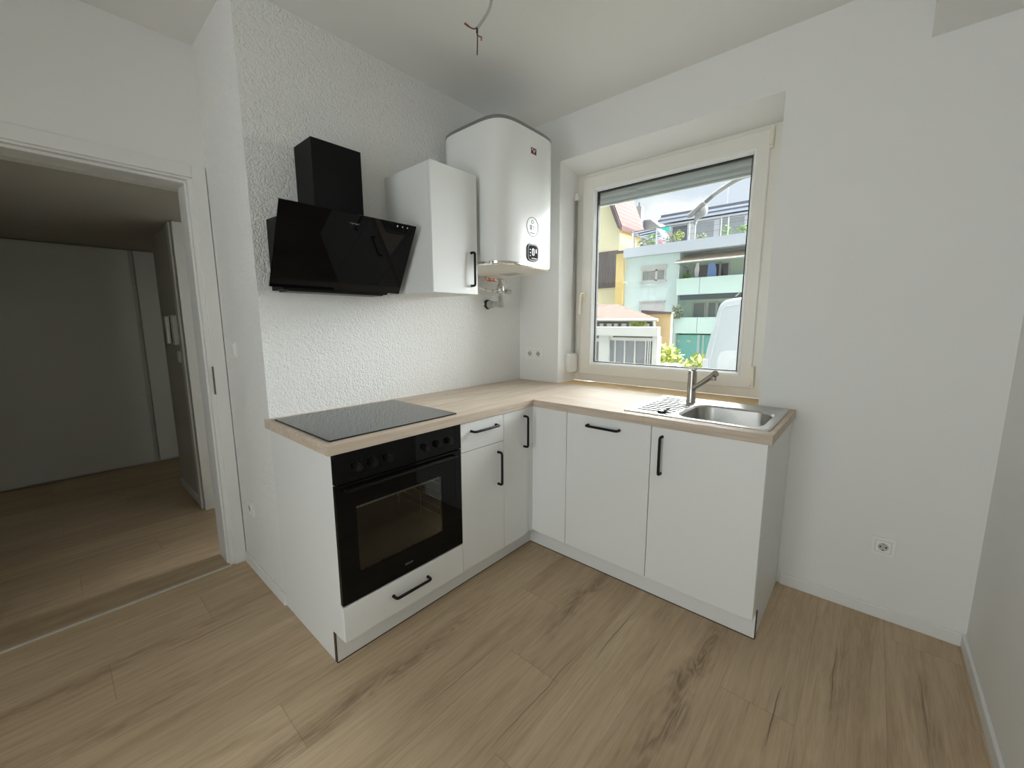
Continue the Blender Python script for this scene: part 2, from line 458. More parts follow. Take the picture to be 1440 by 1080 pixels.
d2 = struct_root('door_2', 'pale full-height flush panel door closing the far end of the dark hallway', 'door', (FAR, -2.6, 0))
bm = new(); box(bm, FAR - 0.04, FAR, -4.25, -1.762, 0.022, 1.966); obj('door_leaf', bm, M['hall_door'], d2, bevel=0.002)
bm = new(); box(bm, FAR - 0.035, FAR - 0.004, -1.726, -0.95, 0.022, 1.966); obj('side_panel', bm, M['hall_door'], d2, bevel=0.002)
bm = new(); box(bm, FAR - 0.05, FAR - 0.045, -4.25, -0.95, 0.0, 1.97); obj('gap_shade', bm, M['inside'], d2)  # dark sheet that paints the shade in the gap beside the leaf
d3 = struct_root('door_3', 'white door frame ending the intercom wall in the hallway', 'door frame', (-1.55, -1.66, 0))
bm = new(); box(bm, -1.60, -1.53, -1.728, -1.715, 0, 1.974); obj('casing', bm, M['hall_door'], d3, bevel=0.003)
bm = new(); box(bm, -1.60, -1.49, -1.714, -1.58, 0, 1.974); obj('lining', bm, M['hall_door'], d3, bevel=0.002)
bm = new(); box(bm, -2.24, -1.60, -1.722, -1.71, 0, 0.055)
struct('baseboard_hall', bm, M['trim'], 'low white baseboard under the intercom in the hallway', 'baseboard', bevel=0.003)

# kitchen baseboards
bm = new(); box(bm, 1.735, XR - 0.012, -0.012, 0, 0, 0.056)
struct('baseboard_window', bm, M['trim'], 'low white baseboard below the single floor socket', 'baseboard', bevel=0.003)
bm = new(); box(bm, XR - 0.012, XR, YB, 0, 0, 0.056)
struct('baseboard_right', bm, M['trim'], 'low white baseboard along the plain side wall', 'baseboard', bevel=0.003)
bm = new(); box(bm, XD, 0.012, YC - 0.012, YC, 0, 0.056)
struct('baseboard_left', bm, M['trim'], 'short white baseboard between door casing and oven cabinet', 'baseboard', bevel=0.003)
bm = new(); box(bm, XD, XD + 0.012, YB, YL - 0.07, 0, 0.056)
struct('baseboard_door', bm, M['trim'], 'white baseboard beyond the hallway door casing', 'baseboard', bevel=0.003)

# door frame of the doorway
d1 = struct_root('door_1', 'white door frame of the open doorway into the dark hallway', 'door frame', (XD, -2.25, 0))
CF = XD + 0.016
bm = new()
box(bm, XD, CF, -1.782, -1.7255, 0, 2.072); box(bm, XD, CF, -2.77, YL - 0.018, 0, 2.072); box(bm, XD, CF, YL - 0.018, -1.782, 2.012, 2.072)
obj('casing', bm, M['trim'], d1, bevel=0.003)
bm = new()
box(bm, XD - 0.030, XD - 0.001, -1.796, -1.7865, 0, 2.0); box(bm, XD - 0.030, XD - 0.001, YL - 0.014, YL - 0.004, 0, 2.0)
box(bm, XD - 0.030, XD - 0.001, YL - 0.004, -1.7965, 2.0035, 2.0055)
obj('gasket', bm, M['gasket'], d1)
bm = new()
box(bm, XDB - 0.012, XD - 0.030, -1.808, -1.775, 0, 1.991); box(bm, XDB - 0.012, XD - 0.030, YL - 0.025, YL + 0.008, 0, 1.991)
box(bm, XDB - 0.012, XD - 0.030, YL - 0.025, -1.775, 1.991, 2.02)
obj('lining', bm, M['trim'], d1, bevel=0.002)
bm = new(); box(bm, XD - 0.029, CF + 0.001, -1.7865, -1.7815, 0.955, 1.10); obj('strike_plate', bm, M['steel_dark'], d1, bevel=0.001)
bm = new(); box(bm, -0.572, -0.556, YL, -1.80, 0.0, 0.004)
struct('trim_2', bm, M['alu'], 'thin silver threshold strip across the doorway floor', 'threshold', bevel=0.001)

# ------------------------------------------------------------------ window above the sink
w = struct_root('window_1', 'white single-sash window above the sink looking onto a mint house', 'window', (0.95, 0.22, 0.9))
bm = new()
box(bm, 0.341, 0.405, 0.222, 0.29, 0.90, 2.312); box(bm, 1.480, 1.573, 0.222, 0.29, 0.90, 2.312)
box(bm, 0.405, 1.480, 0.222, 0.29, 0.90, 0.965); box(bm, 0.405, 1.480, 0.222, 0.29, 2.275, 2.312)
obj('window_frame', bm, M['frame'], w, bevel=0.002)
SX0, SX1, SZ0, SZ1 = 0.393, 1.492, 0.953, 2.288
GX0, GX1, GZ0, GZ1 = 0.487, 1.413, 1.040, 2.190
bm = new()
lp = lambda x0, x1, z0, z1, y: [(x0, y, z0), (x1, y, z0), (x1, y, z1), (x0, y, z1)]
loft(bm, [lp(SX0, SX1, SZ0, SZ1, 0.270), lp(SX0, SX1, SZ0, SZ1, 0.209), lp(SX0 + .004, SX1 - .004, SZ0 + .004, SZ1 - .004, 0.205),
          lp(GX0 - .022, GX1 + .022, GZ0 - .022, GZ1 + .022, 0.205), lp(GX0 - .018, GX1 + .018, GZ0 - .018, GZ1 + .018, 0.209), lp(GX0 - .018, GX1 + .018, GZ0 - .018, GZ1 + .018, 0.270), lp(SX0, SX1, SZ0, SZ1, 0.270)])
obj('sash', bm, M['frame'], w)
bm = new()
loft(bm, [lp(GX0 - .018, GX1 + .018, GZ0 - .018, GZ1 + .018, 0.2095), lp(GX0 - .010, GX1 + .010, GZ0 - .010, GZ1 + .010, 0.2095), lp(GX0, GX1, GZ0, GZ1, 0.232), lp(GX0, GX1, GZ0, GZ1, 0.238), lp(GX0 - .018, GX1 + .018, GZ0 - .018, GZ1 + .018, 0.238)])
obj('glazing_bead', bm, M['bead'], w)
bm = new()
loft(bm, [lp(GX0 - .01, GX1 + .01, GZ0 - .01, GZ1 + .01, 0.2385), lp(GX0 + .007, GX1 - .007, GZ0 + .005, GZ1 - .007, 0.2385), lp(GX0 + .007, GX1 - .007, GZ0 + .005, GZ1 - .007, 0.262), lp(GX0 - .01, GX1 + .01, GZ0 - .01, GZ1 + .01, 0.262), lp(GX0 - .01, GX1 + .01, GZ0 - .01, GZ1 + .01, 0.2385)])
obj('gasket', bm, M['gasket'], w)
bm = new(); box(bm, GX0 - .008, GX1 + .008, 0.246, 0.252, GZ0 - .008, GZ1 + .008); obj('pane', bm, M['pane'], w)
# handle
bm = new()
for a in (0,): prism(bm, [(x, z) for x, z in rrect(0.408, 0.436, 1.455, 1.535, 0.013, 6)], 'y', 0.205, 0.195)
hr = obj('handle', bm, M['cream'], w, bevel=0.002)
bm = new(); tube(bm, smooth_path([(0.422, 0.197, 1.515), (0.422, 0.172, 1.515), (0.420, 0.160, 1.508), (0.418, 0.158, 1.49), (0.412, 0.160, 1.43), (0.407, 0.163, 1.375)], 5), 0.0085, 12)
obj('lever', bm, M['cream'], hr, smooth=True)
for z0, z1 in ((2.205, 2.292), (0.972, 1.078)):
    bm = new(); cyl(bm, (1.498, 0.200, z0), (1.498, 0.200, z1), 0.0095, n=16); cyl(bm, (1.498, 0.200, z0 - 0.014), (1.498, 0.200, z0 - 0.003), 0.0085, n=16)
    obj('hinge', bm, M['cream'], w, smooth=True)
bm = new(); box(bm, WX0, WX1, 0.001, 0.222, 0.862, 0.899)
obj('sill', bm, M['sill'], w, bevel=0.002)
# roller shutter outside
rs = thing('roller_shutter', 'grey roller shutter lowered a little behind the top of the window glass', 'shutter', (0.95, 0.34, 2.13))
bm = new()
for k, z in enumerate((2.128, 2.172, 2.216, 2.260)):
    prism(bm, [(0.335, z), (0.330, z + .006), (0.328, z + .022), (0.331, z + .040), (0.338, z + .0425), (0.342, z + .0425), (0.342, z)], 'x', 0.392, 1.528)
obj('slat_curtain', bm, M['shutter'], rs)
bm = new(); box(bm, 0.395, 1.525, 0.327, 0.345, 2.116, 2.128); obj('bottom_rail', bm, M['shutter'], rs, bevel=0.002)
for a, b in ((0.386, 0.410), (1.510, 1.534)):
    bm = new(); box(bm, a, b, 0.3, 0.327, 0.92, 2.23); obj('guide_rail', bm, M['bead'], rs, bevel=0.002)
# strap winder
sw = thing('strap_winder', 'white shutter strap winder box on the window reveal near the sill', 'strap winder', (0.345, 0.145, 0.965))
bm = new(); prism(bm, rrect(0.092, 0.206, 0.966, 1.10, 0.022, 6), 'x', WX0, 0.376); obj('winder_case', bm, M['white_plastic'], sw, bevel=0.006, seg=3)
bm = new(); box(bm, 0.358, 0.3605, 0.172, 0.194, 1.10, 2.15); obj('strap', bm, M['strap'], sw)
bm = new(); box(bm, 0.345, 0.372, 0.168, 0.206, 2.145, 2.19); obj('strap_guide', bm, M['frame'], sw, bevel=0.005)

# ------------------------------------------------------------------ sockets and switches
def plate(bm, c, n, w_, h_, d_, r=0.006):
    """rounded plate on a wall; n = 'y-' , 'x+' """
    if n == 'y-':
        prism(bm, [(x, z) for x, z in rrect(c[0] - w_ / 2 + .001, c[0] + w_ / 2 - .001, c[2] - h_ / 2 + .001, c[2] + h_ / 2 - .001, r, 4)], 'y', c[1], c[1] - d_ * .3)
        prism(bm, [(x, z) for x, z in rrect(c[0] - w_ / 2, c[0] + w_ / 2, c[2] - h_ / 2, c[2] + h_ / 2, r, 4)], 'y', c[1] - d_ * .3, c[1] - d_)
def schuko(root, cx, y, cz):
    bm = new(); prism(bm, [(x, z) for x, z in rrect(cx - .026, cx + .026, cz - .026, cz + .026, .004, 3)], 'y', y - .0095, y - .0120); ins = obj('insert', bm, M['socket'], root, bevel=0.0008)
    bm = new(); prism(bm, [(x, z) for x, z in rrect(cx - .0274, cx + .0274, cz - .0274, cz + .0274, .005, 3)], 'y', y - .0098, y - .0104); obj('insert_shadow_line', bm, M['grey_plastic'], ins)  # grey frame painting the thin shadow line round the insert
    bm = new(); torus(bm, (cx, y - .0120, cz), (0, 1, 0), .0195, .0022, 32, 8); obj('cup_rim', bm, M['socket'], ins, smooth=True)
    bm = new(); cyl(bm, (cx, y - .0118, cz), (cx, y - .0123, cz), .0185, n=28); obj('cup_floor', bm, M['socket_floor'], ins)
    bm = new()
    for s in (-1, 1): cyl(bm, (cx + s * .0095, y - .0122, cz), (cx + s * .0095, y - .0130, cz), .0034, n=12)
    box(bm, cx - .003, cx + .003, y - .0130, y - .0120, cz - .0175, cz - .0130)
    box(bm, cx - .002, cx + .002, y - .0130, y - .0120, cz + .0135, cz + .0170)
    obj('pin_hole', bm, M['hole'], ins)
so = thing('double_socket', 'white double power socket on the wall between boiler and window', 'socket', (0.142, 0, 1.097))
bm = new(); plate(bm, (0.142, 0, 1.097), 'y-', 0.158, 0.082, 0.010); obj('cover_plate', bm, M['socket'], so, bevel=0.002)
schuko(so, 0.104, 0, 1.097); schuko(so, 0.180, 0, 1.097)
so = thing('power_socket', 'single white power socket low on the bare wall beside the sink cabinet', 'socket', (2.097, 0, 0.337))
bm = new(); plate(bm, (2.097, 0, 0.337), 'y-', 0.081, 0.081, 0.010); obj('cover_plate', bm, M['socket'], so, bevel=0.002)
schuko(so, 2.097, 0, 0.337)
so = thing('light_switch', 'white rocker light switch beside the hallway door casing', 'switch', (-0.40, YC, 1.19))
bm = new(); plate(bm, (-0.40, YC, 1.19), 'y-', 0.081, 0.081, 0.010); obj('cover_plate', bm, M['socket'], so, bevel=0.002)
bm = new(); prism(bm, [(YC - .010, 1.162), (YC - .012, 1.162), (YC - .016, 1.218), (YC - .010, 1.218)], 'x', -0.428, -0.372); obj('rocker', bm, M['white_plastic'], so, bevel=0.001)
so = thing('power_socket', 'white wall socket low beside the hallway door casing, under the light switch', 'socket', (-0.375, YC, 0.37))
bm = new(); plate(bm, (-0.375, YC, 0.37), 'y-', 0.081, 0.081, 0.010); obj('cover_plate', bm, M['socket'], so, bevel=0.002)
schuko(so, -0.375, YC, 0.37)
# intercom in the hall
ic = thing('intercom', 'white door intercom handset on the hallway wall', 'intercom', (-1.74, -1.71, 1.27))
bm = new(); plate(bm, (-1.74, -1.71, 1.275), 'y-', 0.15, 0.21, 0.030, 0.015); obj('base', bm, M['white_plastic'], ic, bevel=0.005)
bm = new(); prism(bm, rrect(-1.80, -1.752, 1.180, 1.372, .012, 5), 'y', -1.742, -1.766); obj('handset', bm, M['white_plastic'], ic, bevel=0.006)
bm = new(); box(bm, -1.750, -1.738, -1.7425, -1.740, 1.185, 1.368); obj('slot', bm, M['hole'], ic)
hs = thing('light_switch', 'small white switch below the intercom in the hallway', 'switch', (-1.72, -1.71, 1.085))
bm = new(); plate(bm, (-1.72, -1.71, 1.085), 'y-', 0.08, 0.08, 0.010); obj('cover_plate', bm, M['socket'], hs, bevel=0.002)
bm = new(); box(bm, -1.748, -1.692, -1.726, -1.72, 1.057, 1.113); obj('rocker', bm, M['white_plastic'], hs, bevel=0.002)

# ------------------------------------------------------------------ kitchen units
H, T, D, F = 0.901, 0.038, 0.606, 0.600
FB = F - 0.018      # back of the fronts
ZU = H - T          # underside of the worktop
ZP = 0.131          # underside of the fronts
def handle(parent, p, along, normal, length=0.168):
    p, a, n = Vector(p), Vector(along), Vector(normal)
    bm = new(); h = length / 2
    pts = [p - a * h, p - a * h + n * .020, p - a * (h - .003) + n * .026, p - a * (h - .010) + n * .028, p + a * (h - .010) + n * .028, p + a * (h - .003) + n * .026, p + a * h + n * .020, p + a * h]
    tube(bm, pts, 0.0062, 10)
    cyl(bm, p - a * h, p - a * h + n * .004, .0068, n=14); cyl(bm, p + a * h, p + a * h + n * .004, .0068, n=14)
    return obj('handle', bm, M['black_metal'], parent, smooth=True)

# worktop
ct = thing('countertop', 'pale oak L-shaped kitchen worktop under hob and sink', 'countertop', (0.3, -0.3, ZU))
bm = new(); box(bm, 0.001, D, -1.743, -0.001, ZU, H); obj('counter_slab', bm, M['top_y'], ct, bevel=0.0015)
HX0, HX1, HY0, HY1 = 1.128, 1.695, -0.527, -0.048
bm = new()
box(bm, D + .0006, HX0, -D, -0.001, ZU, H); box(bm, HX1, 1.733, -D, -0.001, ZU, H)
box(bm, HX0, HX1, -D, HY0, ZU, H); box(bm, HX0, HX1, HY1, -0.001, ZU, H)
bmesh.ops.remove_doubles(bm, verts=bm.verts, dist=1e-5)
obj('counter_slab', bm, M['top_x'], ct)

# oven housing
YP = -1.7245
oc = thing('base_cabinet', 'white oven housing with a single drawer below the black oven', 'cabinet', (0.3, -1.43, 0))
bm = new(); prism(bm, [(0.002, 0), (0.500, 0), (0.500, ZP), (FB, ZP), (FB, ZU), (0.002, ZU)], 'y', YP, YP + .016); obj('side_panel', bm, M['carcass'], oc, bevel=0.001)
bm = new(); box(bm, 0.01, FB - .022, -1.148, -1.1325, ZP, ZU); box(bm, 0.01, FB - .022, YP + .0165, -1.1485, ZP, ZP + .016); box(bm, 0.01, FB - .022, YP + .0165, -1.1485, 0.272, 0.279); obj('carcass', bm, M['carcass'], oc)
bm = new(); box(bm, FB, F, YP + .001, -1.1355, ZP, 0.2745); dr = obj('drawer', bm, M['front'], oc, bevel=0.001)
handle(dr, (F, -1.43, 0.213), (0, 1, 0), (1, 0, 0), 0.172)

# built-in oven
OY0, OY1 = -1.7235, -1.1355
ov = thing('built_in_oven', 'black glass built-in oven under the hob', 'oven', (0.3, -1.43, 0.279))
bm = new()
for a in ((0.05, 0.07, OY0 + .04, OY1 - .04, 0.30, 0.73), (0.07, FB - .022, OY0 + .018, OY0 + .03, 0.285, 0.73), (0.07, FB - .022, OY1 - .03, OY1 - .014, 0.285, 0.73),
          (0.07, FB - .022, OY0 + .03, OY1 - .03, 0.285, 0.30), (0.07, FB - .022, OY0 + .03, OY1 - .03, 0.70, 0.735)): box(bm, *a)
box(bm, 0.048, 0.052, OY0 + .01, OY1 - .005, 0.283, 0.737)
obj('cavity', bm, M['enamel'], ov)
bm = new(); box(bm, FB - .006, F + .002, OY0, OY1, 0.749, ZU - .001); cp = obj('control_panel', bm, M['black_glass'], ov, bevel=0.0015)
for y in (-1.639, -1.576, -1.512, -1.333, -1.269, -1.206):
    bm = new(); cyl(bm, (F + .002, y, 0.800), (F + .006, y, 0.800), .0175, .0172, 28); cyl(bm, (F + .006, y, 0.800), (F + .022, y, 0.800), .0150, .0135, 28)
    box(bm, F + .0215, F + .0235, y - .0015, y + .0015, 0.802, 0.813)
    obj('knob', bm, M['black_plastic'], ov, smooth=True)
for y in (-1.639, -1.576, -1.512, -1.333, -1.269, -1.206):
    bm = new()
    for k in range(5):
        a = PI * (0.1 + 0.2 * k); cyl(bm, (F + .002, y + .025 * math.cos(a), .8 + .025 * math.sin(a)), (F + .0024, y + .025 * math.cos(a), .8 + .025 * math.sin(a)), .0012, n=6)
    obj('scale_print', bm, M['dim_print'], cp)
DZ0, DZ1 = 0.281, 0.744
PY0, PY1, PZ0, PZ1 = -1.650, -1.250, 0.388, 0.650
bm = new()
L = lambda y0, y1, z0, z1, x: [(x, y0, z0), (x, y1, z0), (x, y1, z1), (x, y0, z1)]
loft(bm, [L(OY0, OY1, DZ0, DZ1, FB), L(OY0, OY1, DZ0, DZ1, F), L(PY0, PY1, PZ0, PZ1, F), L(PY0, PY1, PZ0, PZ1, FB), L(OY0, OY1, DZ0, DZ1, FB)])
dd = obj('door', bm, M['black_glass'], ov)
bm = new(); box(bm, F - .003, F - .0005, PY0, PY1, PZ0, PZ1); obj('oven_window', bm, M['oven_pane'], dd)
bm = new()
tube(bm, [(F, -1.69, 0.722), (F + .016, -1.69, 0.722), (F + .020, -1.684, 0.722), (F + .020, -1.178, 0.722), (F + .016, -1.172, 0.722), (F, -1.172, 0.722)], 0.005, 10)
obj('handle', bm, M['matt_black'], dd, smooth=True)
bm = new()
for k, (y, wd) in enumerate(((-1.449, .006), (-1.441, .005), (-1.433, .006), (-1.425, .004), (-1.418, .005))): box(bm, F, F + .0004, y - wd / 2, y + wd / 2, .318, .326)
obj('maker_mark', bm, M['dim_print'], dd)
rk = thing('oven_rack', 'chromed wire rack inside the black oven behind its window', 'oven rack', (0.3, -1.43, 0.628))
bm = new()
tube(bm, [(0.574, -1.682, 0.632), (0.574, -1.178, 0.632), (0.10, -1.178, 0.632), (0.10, -1.682, 0.632), (0.574, -1.682, 0.632)], 0.0036, 8)
for k in range(26):
    y = -1.67 + 0.48 * k / 25; tube(bm, [(0.577, y, 0.635), (0.10, y, 0.635)], 0.0014, 6)
obj('wire_grid', bm, M['wire'], rk, smooth=True)
for y, yo in ((-1.176, -1.172), (-1.684, -1.688)):
    bm = new()
    for z in (0.40, 0.44, 0.48, 0.52, 0.56, 0.60): tube(bm, [(0.54, y, z), (0.12, y, z)], 0.0026, 6)
    for x in (0.53, 0.33, 0.13): tube(bm, [(x, yo, 0.36), (x, yo, 0.62)], 0.0026, 6)
    obj('side_rail', bm, M['wire'], ov, smooth=True)

# drawer unit
b1 = thing('base_cabinet', 'narrow white base unit with one drawer over a door beside the oven', 'cabinet', (0.3, -0.985, 0))
bm = new(); box(bm, 0.01, FB - .022, -1.1315, -1.1165, ZP, ZU); box(bm, 0.01, FB - .022, -0.857, -0.842, ZP, ZU); box(bm, 0.01, FB - .022, -1.1165, -0.857, ZP, ZP + .016); box(bm, 0.01, FB - .012, -1.1165, -0.857, 0.70, 0.74); obj('carcass', bm, M['carcass'], b1)
bm = new(); box(bm, FB, F, -1.1325, -0.8425, 0.7225, ZU - .002); dr = obj('drawer', bm, M['front'], b1, bevel=0.001); handle(dr, (F, -0.984, 0.815), (0, 1, 0), (1, 0, 0))
bm = new(); box(bm, FB, F, -1.1325, -0.8425, ZP, 0.7195); dr = obj('door', bm, M['front'], b1, bevel=0.001); handle(dr, (F, -0.885, 0.585), (0, 0, 1), (1, 0, 0))
# corner unit
b2 = thing('base_cabinet', 'white corner base unit with a narrow tall door and filler strips', 'cabinet', (0.4, -0.5, 0))
bm = new(); box(bm, 0.01, FB - .022, -0.841, -0.826, ZP, ZU); box(bm, 0.805, 0.820, -FB + .022, -0.01, ZP, ZU); box(bm, 0.01, FB - .03, -0.826, -0.03, ZP, ZP + .016); obj('carcass', bm, M['carcass'], b2)
bm = new(); box(bm, FB, F, -0.8395, -0.6475, ZP, ZU - .002); dr = obj('door', bm, M['front'], b2, bevel=0.001); handle(dr, (F, -0.677, 0.735), (0, 0, 1), (1, 0, 0))
bm = new(); box(bm, FB - .005, F - .006, -0.6445, -0.584, ZP, ZU - .002); box(bm, F - .006, 0.617, -F + .006, -FB, ZP, ZU - .002); obj('corner_post', bm, M['front'], b2, bevel=0.001)
bm = new(); box(bm, 0.620, 0.8215, -F, -FB, ZP, ZU - .002); obj('filler_panel', bm, M['front'], b2, bevel=0.001)
# middle unit
b3 = thing('base_cabinet', 'white unit with a bar handle across its top edge, beside the sink cabinet', 'cabinet', (1.05, -0.3, 0))
bm = new(); box(bm, 0.826, 0.838, -FB + .022, -0.02, ZP, ZU); box(bm, 1.258, 1.270, -FB + .022, -0.02, ZP, ZU); box(bm, 0.838, 1.258, -FB + .022, -0.02, ZP, ZP + .014); obj('carcass', bm, M['carcass'], b3)
bm = new(); box(bm, 0.8245, 1.2705, -F, -FB, ZP, ZU - .002); dr = obj('front_panel', bm, M['front'], b3, bevel=0.001); handle(dr, (1.035, -F, 0.814), (1, 0, 0), (0, -1, 0))
# sink unit
b4 = thing('base_cabinet', 'white sink cabinet with an upright bar handle at the end of the run', 'cabinet', (1.5, -0.3, 0))
bm = new(); prism(bm, [(-0.002, 0), (-0.500, 0), (-0.500, ZP), (-FB, ZP), (-FB, ZU), (-0.002, ZU)], 'x', 1.7045, 1.7205); obj('side_panel', bm, M['carcass'], b4, bevel=0.001)
bm = new(); box(bm, 1.276, 1.290, -FB + .022, -0.02, ZP, ZU); box(bm, 1.290, 1.704, -FB + .022, -0.02, ZP, ZP + .016); obj('carcass', bm, M['carcass'], b4)
bm = new(); box(bm, 1.2735, 1.7195, -F, -FB, ZP, ZU - .002); dr = obj('door', bm, M['front'], b4, bevel=0.001); handle(dr, (1.322, -F, 0.737), (0, 0, 1), (0, -1, 0))
# plinths
pl = thing('plinth', 'white plinth board under the oven and drawer units', 'plinth', (0.51, -1.1, 0))
bm = new(); box(bm, 0.503, 0.519, YP + .002, -0.503, 0.003, 0.127); obj('board', bm, M['front'], pl)
bm = new(); box(bm, 0.5025, 0.5192, YP - .001, YP + .0022, 0.001, 0.127); tag(obj('raw_end', bm, M['chip'], pl), 'dark brown raw board end', None)
bm = new(); box(bm, 0.5195, 0.521, YP, -0.52, 0.0, 0.004); obj('seal', bm, M['chip'], pl)
pl = thing('plinth', 'white plinth board under the units along the window side', 'plinth', (1.1, -0.51, 0))
bm = new(); box(bm, 0.5195, 1.7195, -0.519, -0.503, 0.003, 0.127); obj('board', bm, M['front'], pl)
bm = new(); box(bm, 1.7193, 1.7225, -0.5192, -0.5025, 0.001, 0.127); tag(obj('raw_end', bm, M['chip'], pl), 'dark brown raw board end', None)
bm = new(); box(bm, 0.521, 1.7205, -0.521, -0.5195, 0.0, 0.004); obj('seal', bm, M['chip'], pl)

# hob
hb = thing('cooktop', 'black glass ceramic cooktop set in the oak worktop', 'cooktop', (0.307, -1.42, H))
bm = new(); prism(bm, rrect(0.048, 0.566, -1.717, -1.122, 0.004, 3), 'z', H + .0004, H + .0058); obj('glass_plate', bm, M['cooktop'], hb, bevel=0.001)
# ------------------------------------------------------------------ sink, tap, plug
sk = thing('sink', 'stainless steel inset sink with drainboard below the window', 'sink', (1.41, -0.29, H))
def R3(pts, z): return [(x, y, z) for x, y in pts]
N = 8
outer = rrect(1.106, 1.713, -0.548, -0.028, 0.012, N)
o2 = rrect(1.110, 1.709, -0.544, -0.032, 0.010, N)
o3 = rrect(1.122, 1.697, -0.532, -0.044, 0.010, N)
o4 = rrect(1.128, 1.691, -0.526, -0.050, 0.012, N)
bl = rrect(1.326, 1.684, -0.515, -0.142, 0.085, N)
b1_ = rrect(1.332, 1.678, -0.509, -0.148, 0.080, N)
b2_ = rrect(1.340, 1.670, -0.501, -0.156, 0.074, N)
b3_ = rrect(1.350, 1.660, -0.490, -0.166, 0.066, N)
b4_ = rrect(1.372, 1.638, -0.468, -0.188, 0.050, N)
b5_ = rrect(1.47, 1.54, -0.37, -0.30, 0.034, N)
bm = new(); loft(bm, [R3(outer, H + .0004), R3(outer, H + .0035), R3(o2, H + .005), R3(o3, H + .005), R3(o4, H + .0022), R3(bl, H + .0022), R3(b1_, H + .0005)])
obj('rim', bm, M['steel'], sk, smooth=True)
bm = new(); loft(bm, [R3(b1_, H + .0005), R3(b2_, H - .008), R3(b3_, H - .125), R3(rrect(1.356, 1.654, -0.484, -0.172, 0.06, N), H - .142), R3(b4_, H - .152), R3(b5_, H - .158)], cap1=True)
obj('basin', bm, M['steel'], sk, smooth=True)
bm = new()
for k in range(9):
    y = -0.475 + 0.046 * k; x1 = 1.318 if y < -0.2 else 1.262
    tube(bm, [(1.145, y, H + .0005), (1.155, y, H + .003), (x1 - .012, y, H + .003), (x1, y, H + .0005)], 0.0042, 8)
obj('drain_groove', bm, M['steel'], sk, smooth=True)
bm = new(); cyl(bm, (1.505, -0.335, H - .158), (1.505, -0.335, H - .155), .042, .040, 28); obj('drain', bm, M['chrome'], sk, smooth=True)
for dy in (0, .022):
    bm = new(); box(bm, 1.345, 1.352, -0.44 + dy, -0.434 + dy, H - .062, H - .030); obj('overflow_slot', bm, M['hole'], sk)
tp = thing('faucet', 'brushed metal single mixer tap standing between drainboard and basin', 'faucet', (1.294, -0.155, H))
TX, TY = 1.294, -0.155
bm = new()
prof = [(.0245, H + .0052), (.0245, H + .010), (.0225, H + .014), (.0222, H + .085), (.0215, H + .120), (.0212, H + .160)]
loft(bm, [[(TX + r * math.cos(2 * PI * i / 28), TY + r * math.sin(2 * PI * i / 28), z) for i in range(28)] for r, z in prof], True, True)
obj('body', bm, M['nickel'], tp, smooth=True)
bm = new(); cyl(bm, (TX, TY, H + .1605), (TX, TY, H + .170), .0215, .0205, 28)
d = Vector((0.80, -0.60, 0)); q = Vector((TX, TY, H + .170))
tube(bm, [q - d * .005 + Vector((0, 0, .001)), q + d * .018 + Vector((0, 0, .004)), q + d * .030 + Vector((0, 0, .009))], [.006, .005, .004], 10)
obj('lever', bm, M['nickel'], tp, smooth=True)
bm = new(); P0 = Vector((1.300, -0.160, H + .073)); P1 = Vector((1.422, -0.252, H + .168))
tube(bm, smooth_path([P0, P0.lerp(P1, .3), P0.lerp(P1, .7), P1], 4), 0.0125, 16)
obj('spout', bm, M['nickel'], tp, smooth=True)
bm = new(); dd_ = (P1 - P0).normalized()
cyl(bm, P1 - dd_ * .006, P1 + dd_ * .016, .0155, .0155, 20); cyl(bm, P1 + Vector((0, 0, -.028)), P1 + Vector((0, 0, -.008)), .0125, .0135, 20)
obj('nozzle', bm, M['nickel'], tp, smooth=True)
pg = thing('drain_plug', 'small dark drain control knob at the front of the drainboard', 'drain knob', (1.28, -0.488, H + .005))
bm = new(); cyl(bm, (1.273, -0.489, H + .0045), (1.273, -0.489, H + .013), .020, .018, 24); obj('disc', bm, M['black_plastic'], pg, smooth=True)
bm = new(); tube(bm, smooth_path([(1.28, -0.487, H + .012), (1.292, -0.484, H + .017), (1.306, -0.478, H + .026)], 4), .0042, 8); tube(bm, [(1.285, -0.489, H + .009), (1.303, -0.496, H + .009)], .0045, 8); obj('pull', bm, M['steel_dark'], pg, smooth=True)

# ------------------------------------------------------------------ range hood
hd = thing('range_hood', 'black slanted glass range hood with a square chimney above the hob', 'range hood', (0.0, -1.42, 1.455))
bm = new(); box(bm, 0.001, 0.167, -1.529, -1.308, 1.752, 2.076); obj('chimney', bm, M['hood_metal'], hd, bevel=0.001)
bm = new(); prism(bm, [(0.001, 1.458), (0.122, 1.458), (0.279, 1.742), (0.001, 1.752)], 'y', -1.665, -1.178); obj('hood_body', bm, M['hood_metal'], hd, bevel=0.001)
TP, BP = Vector((0.306, 0, 1.767)), Vector((0.137, 0, 1.465))
nrm = Vector((0.302, 0, -0.169)).normalized()   # out of the glass, towards the cook
th = 0.007
bm = new(); prism(bm, [(TP.x, TP.z), (BP.x, BP.z), (BP.x - nrm.x * th, BP.z - nrm.z * th), (TP.x - nrm.x * th, TP.z - nrm.z * th)], 'y', -1.72, -1.12)
gp = obj('glass_panel', bm, M['black_glass'], hd, bevel=0.0008)
bm = new(); box(bm, 0.01, 0.118, -1.64, -1.20, 1.452, 1.4585); obj('filter_grille', bm, M['black_plastic'], hd)
def on_glass(y, s):  # s = distance down from the top edge
    return TP + (BP - TP).normalized() * s + Vector((0, y, 0)) + nrm * 0.0004
for y in (-1.220, -1.193, -1.167):
    bm = new(); p = on_glass(y, .014); cyl(bm, p, p + nrm * .0003, .0034, n=12); obj('touch_icon', bm, M['icon'], gp)
bm = new()
dn = (BP - TP).normalized()
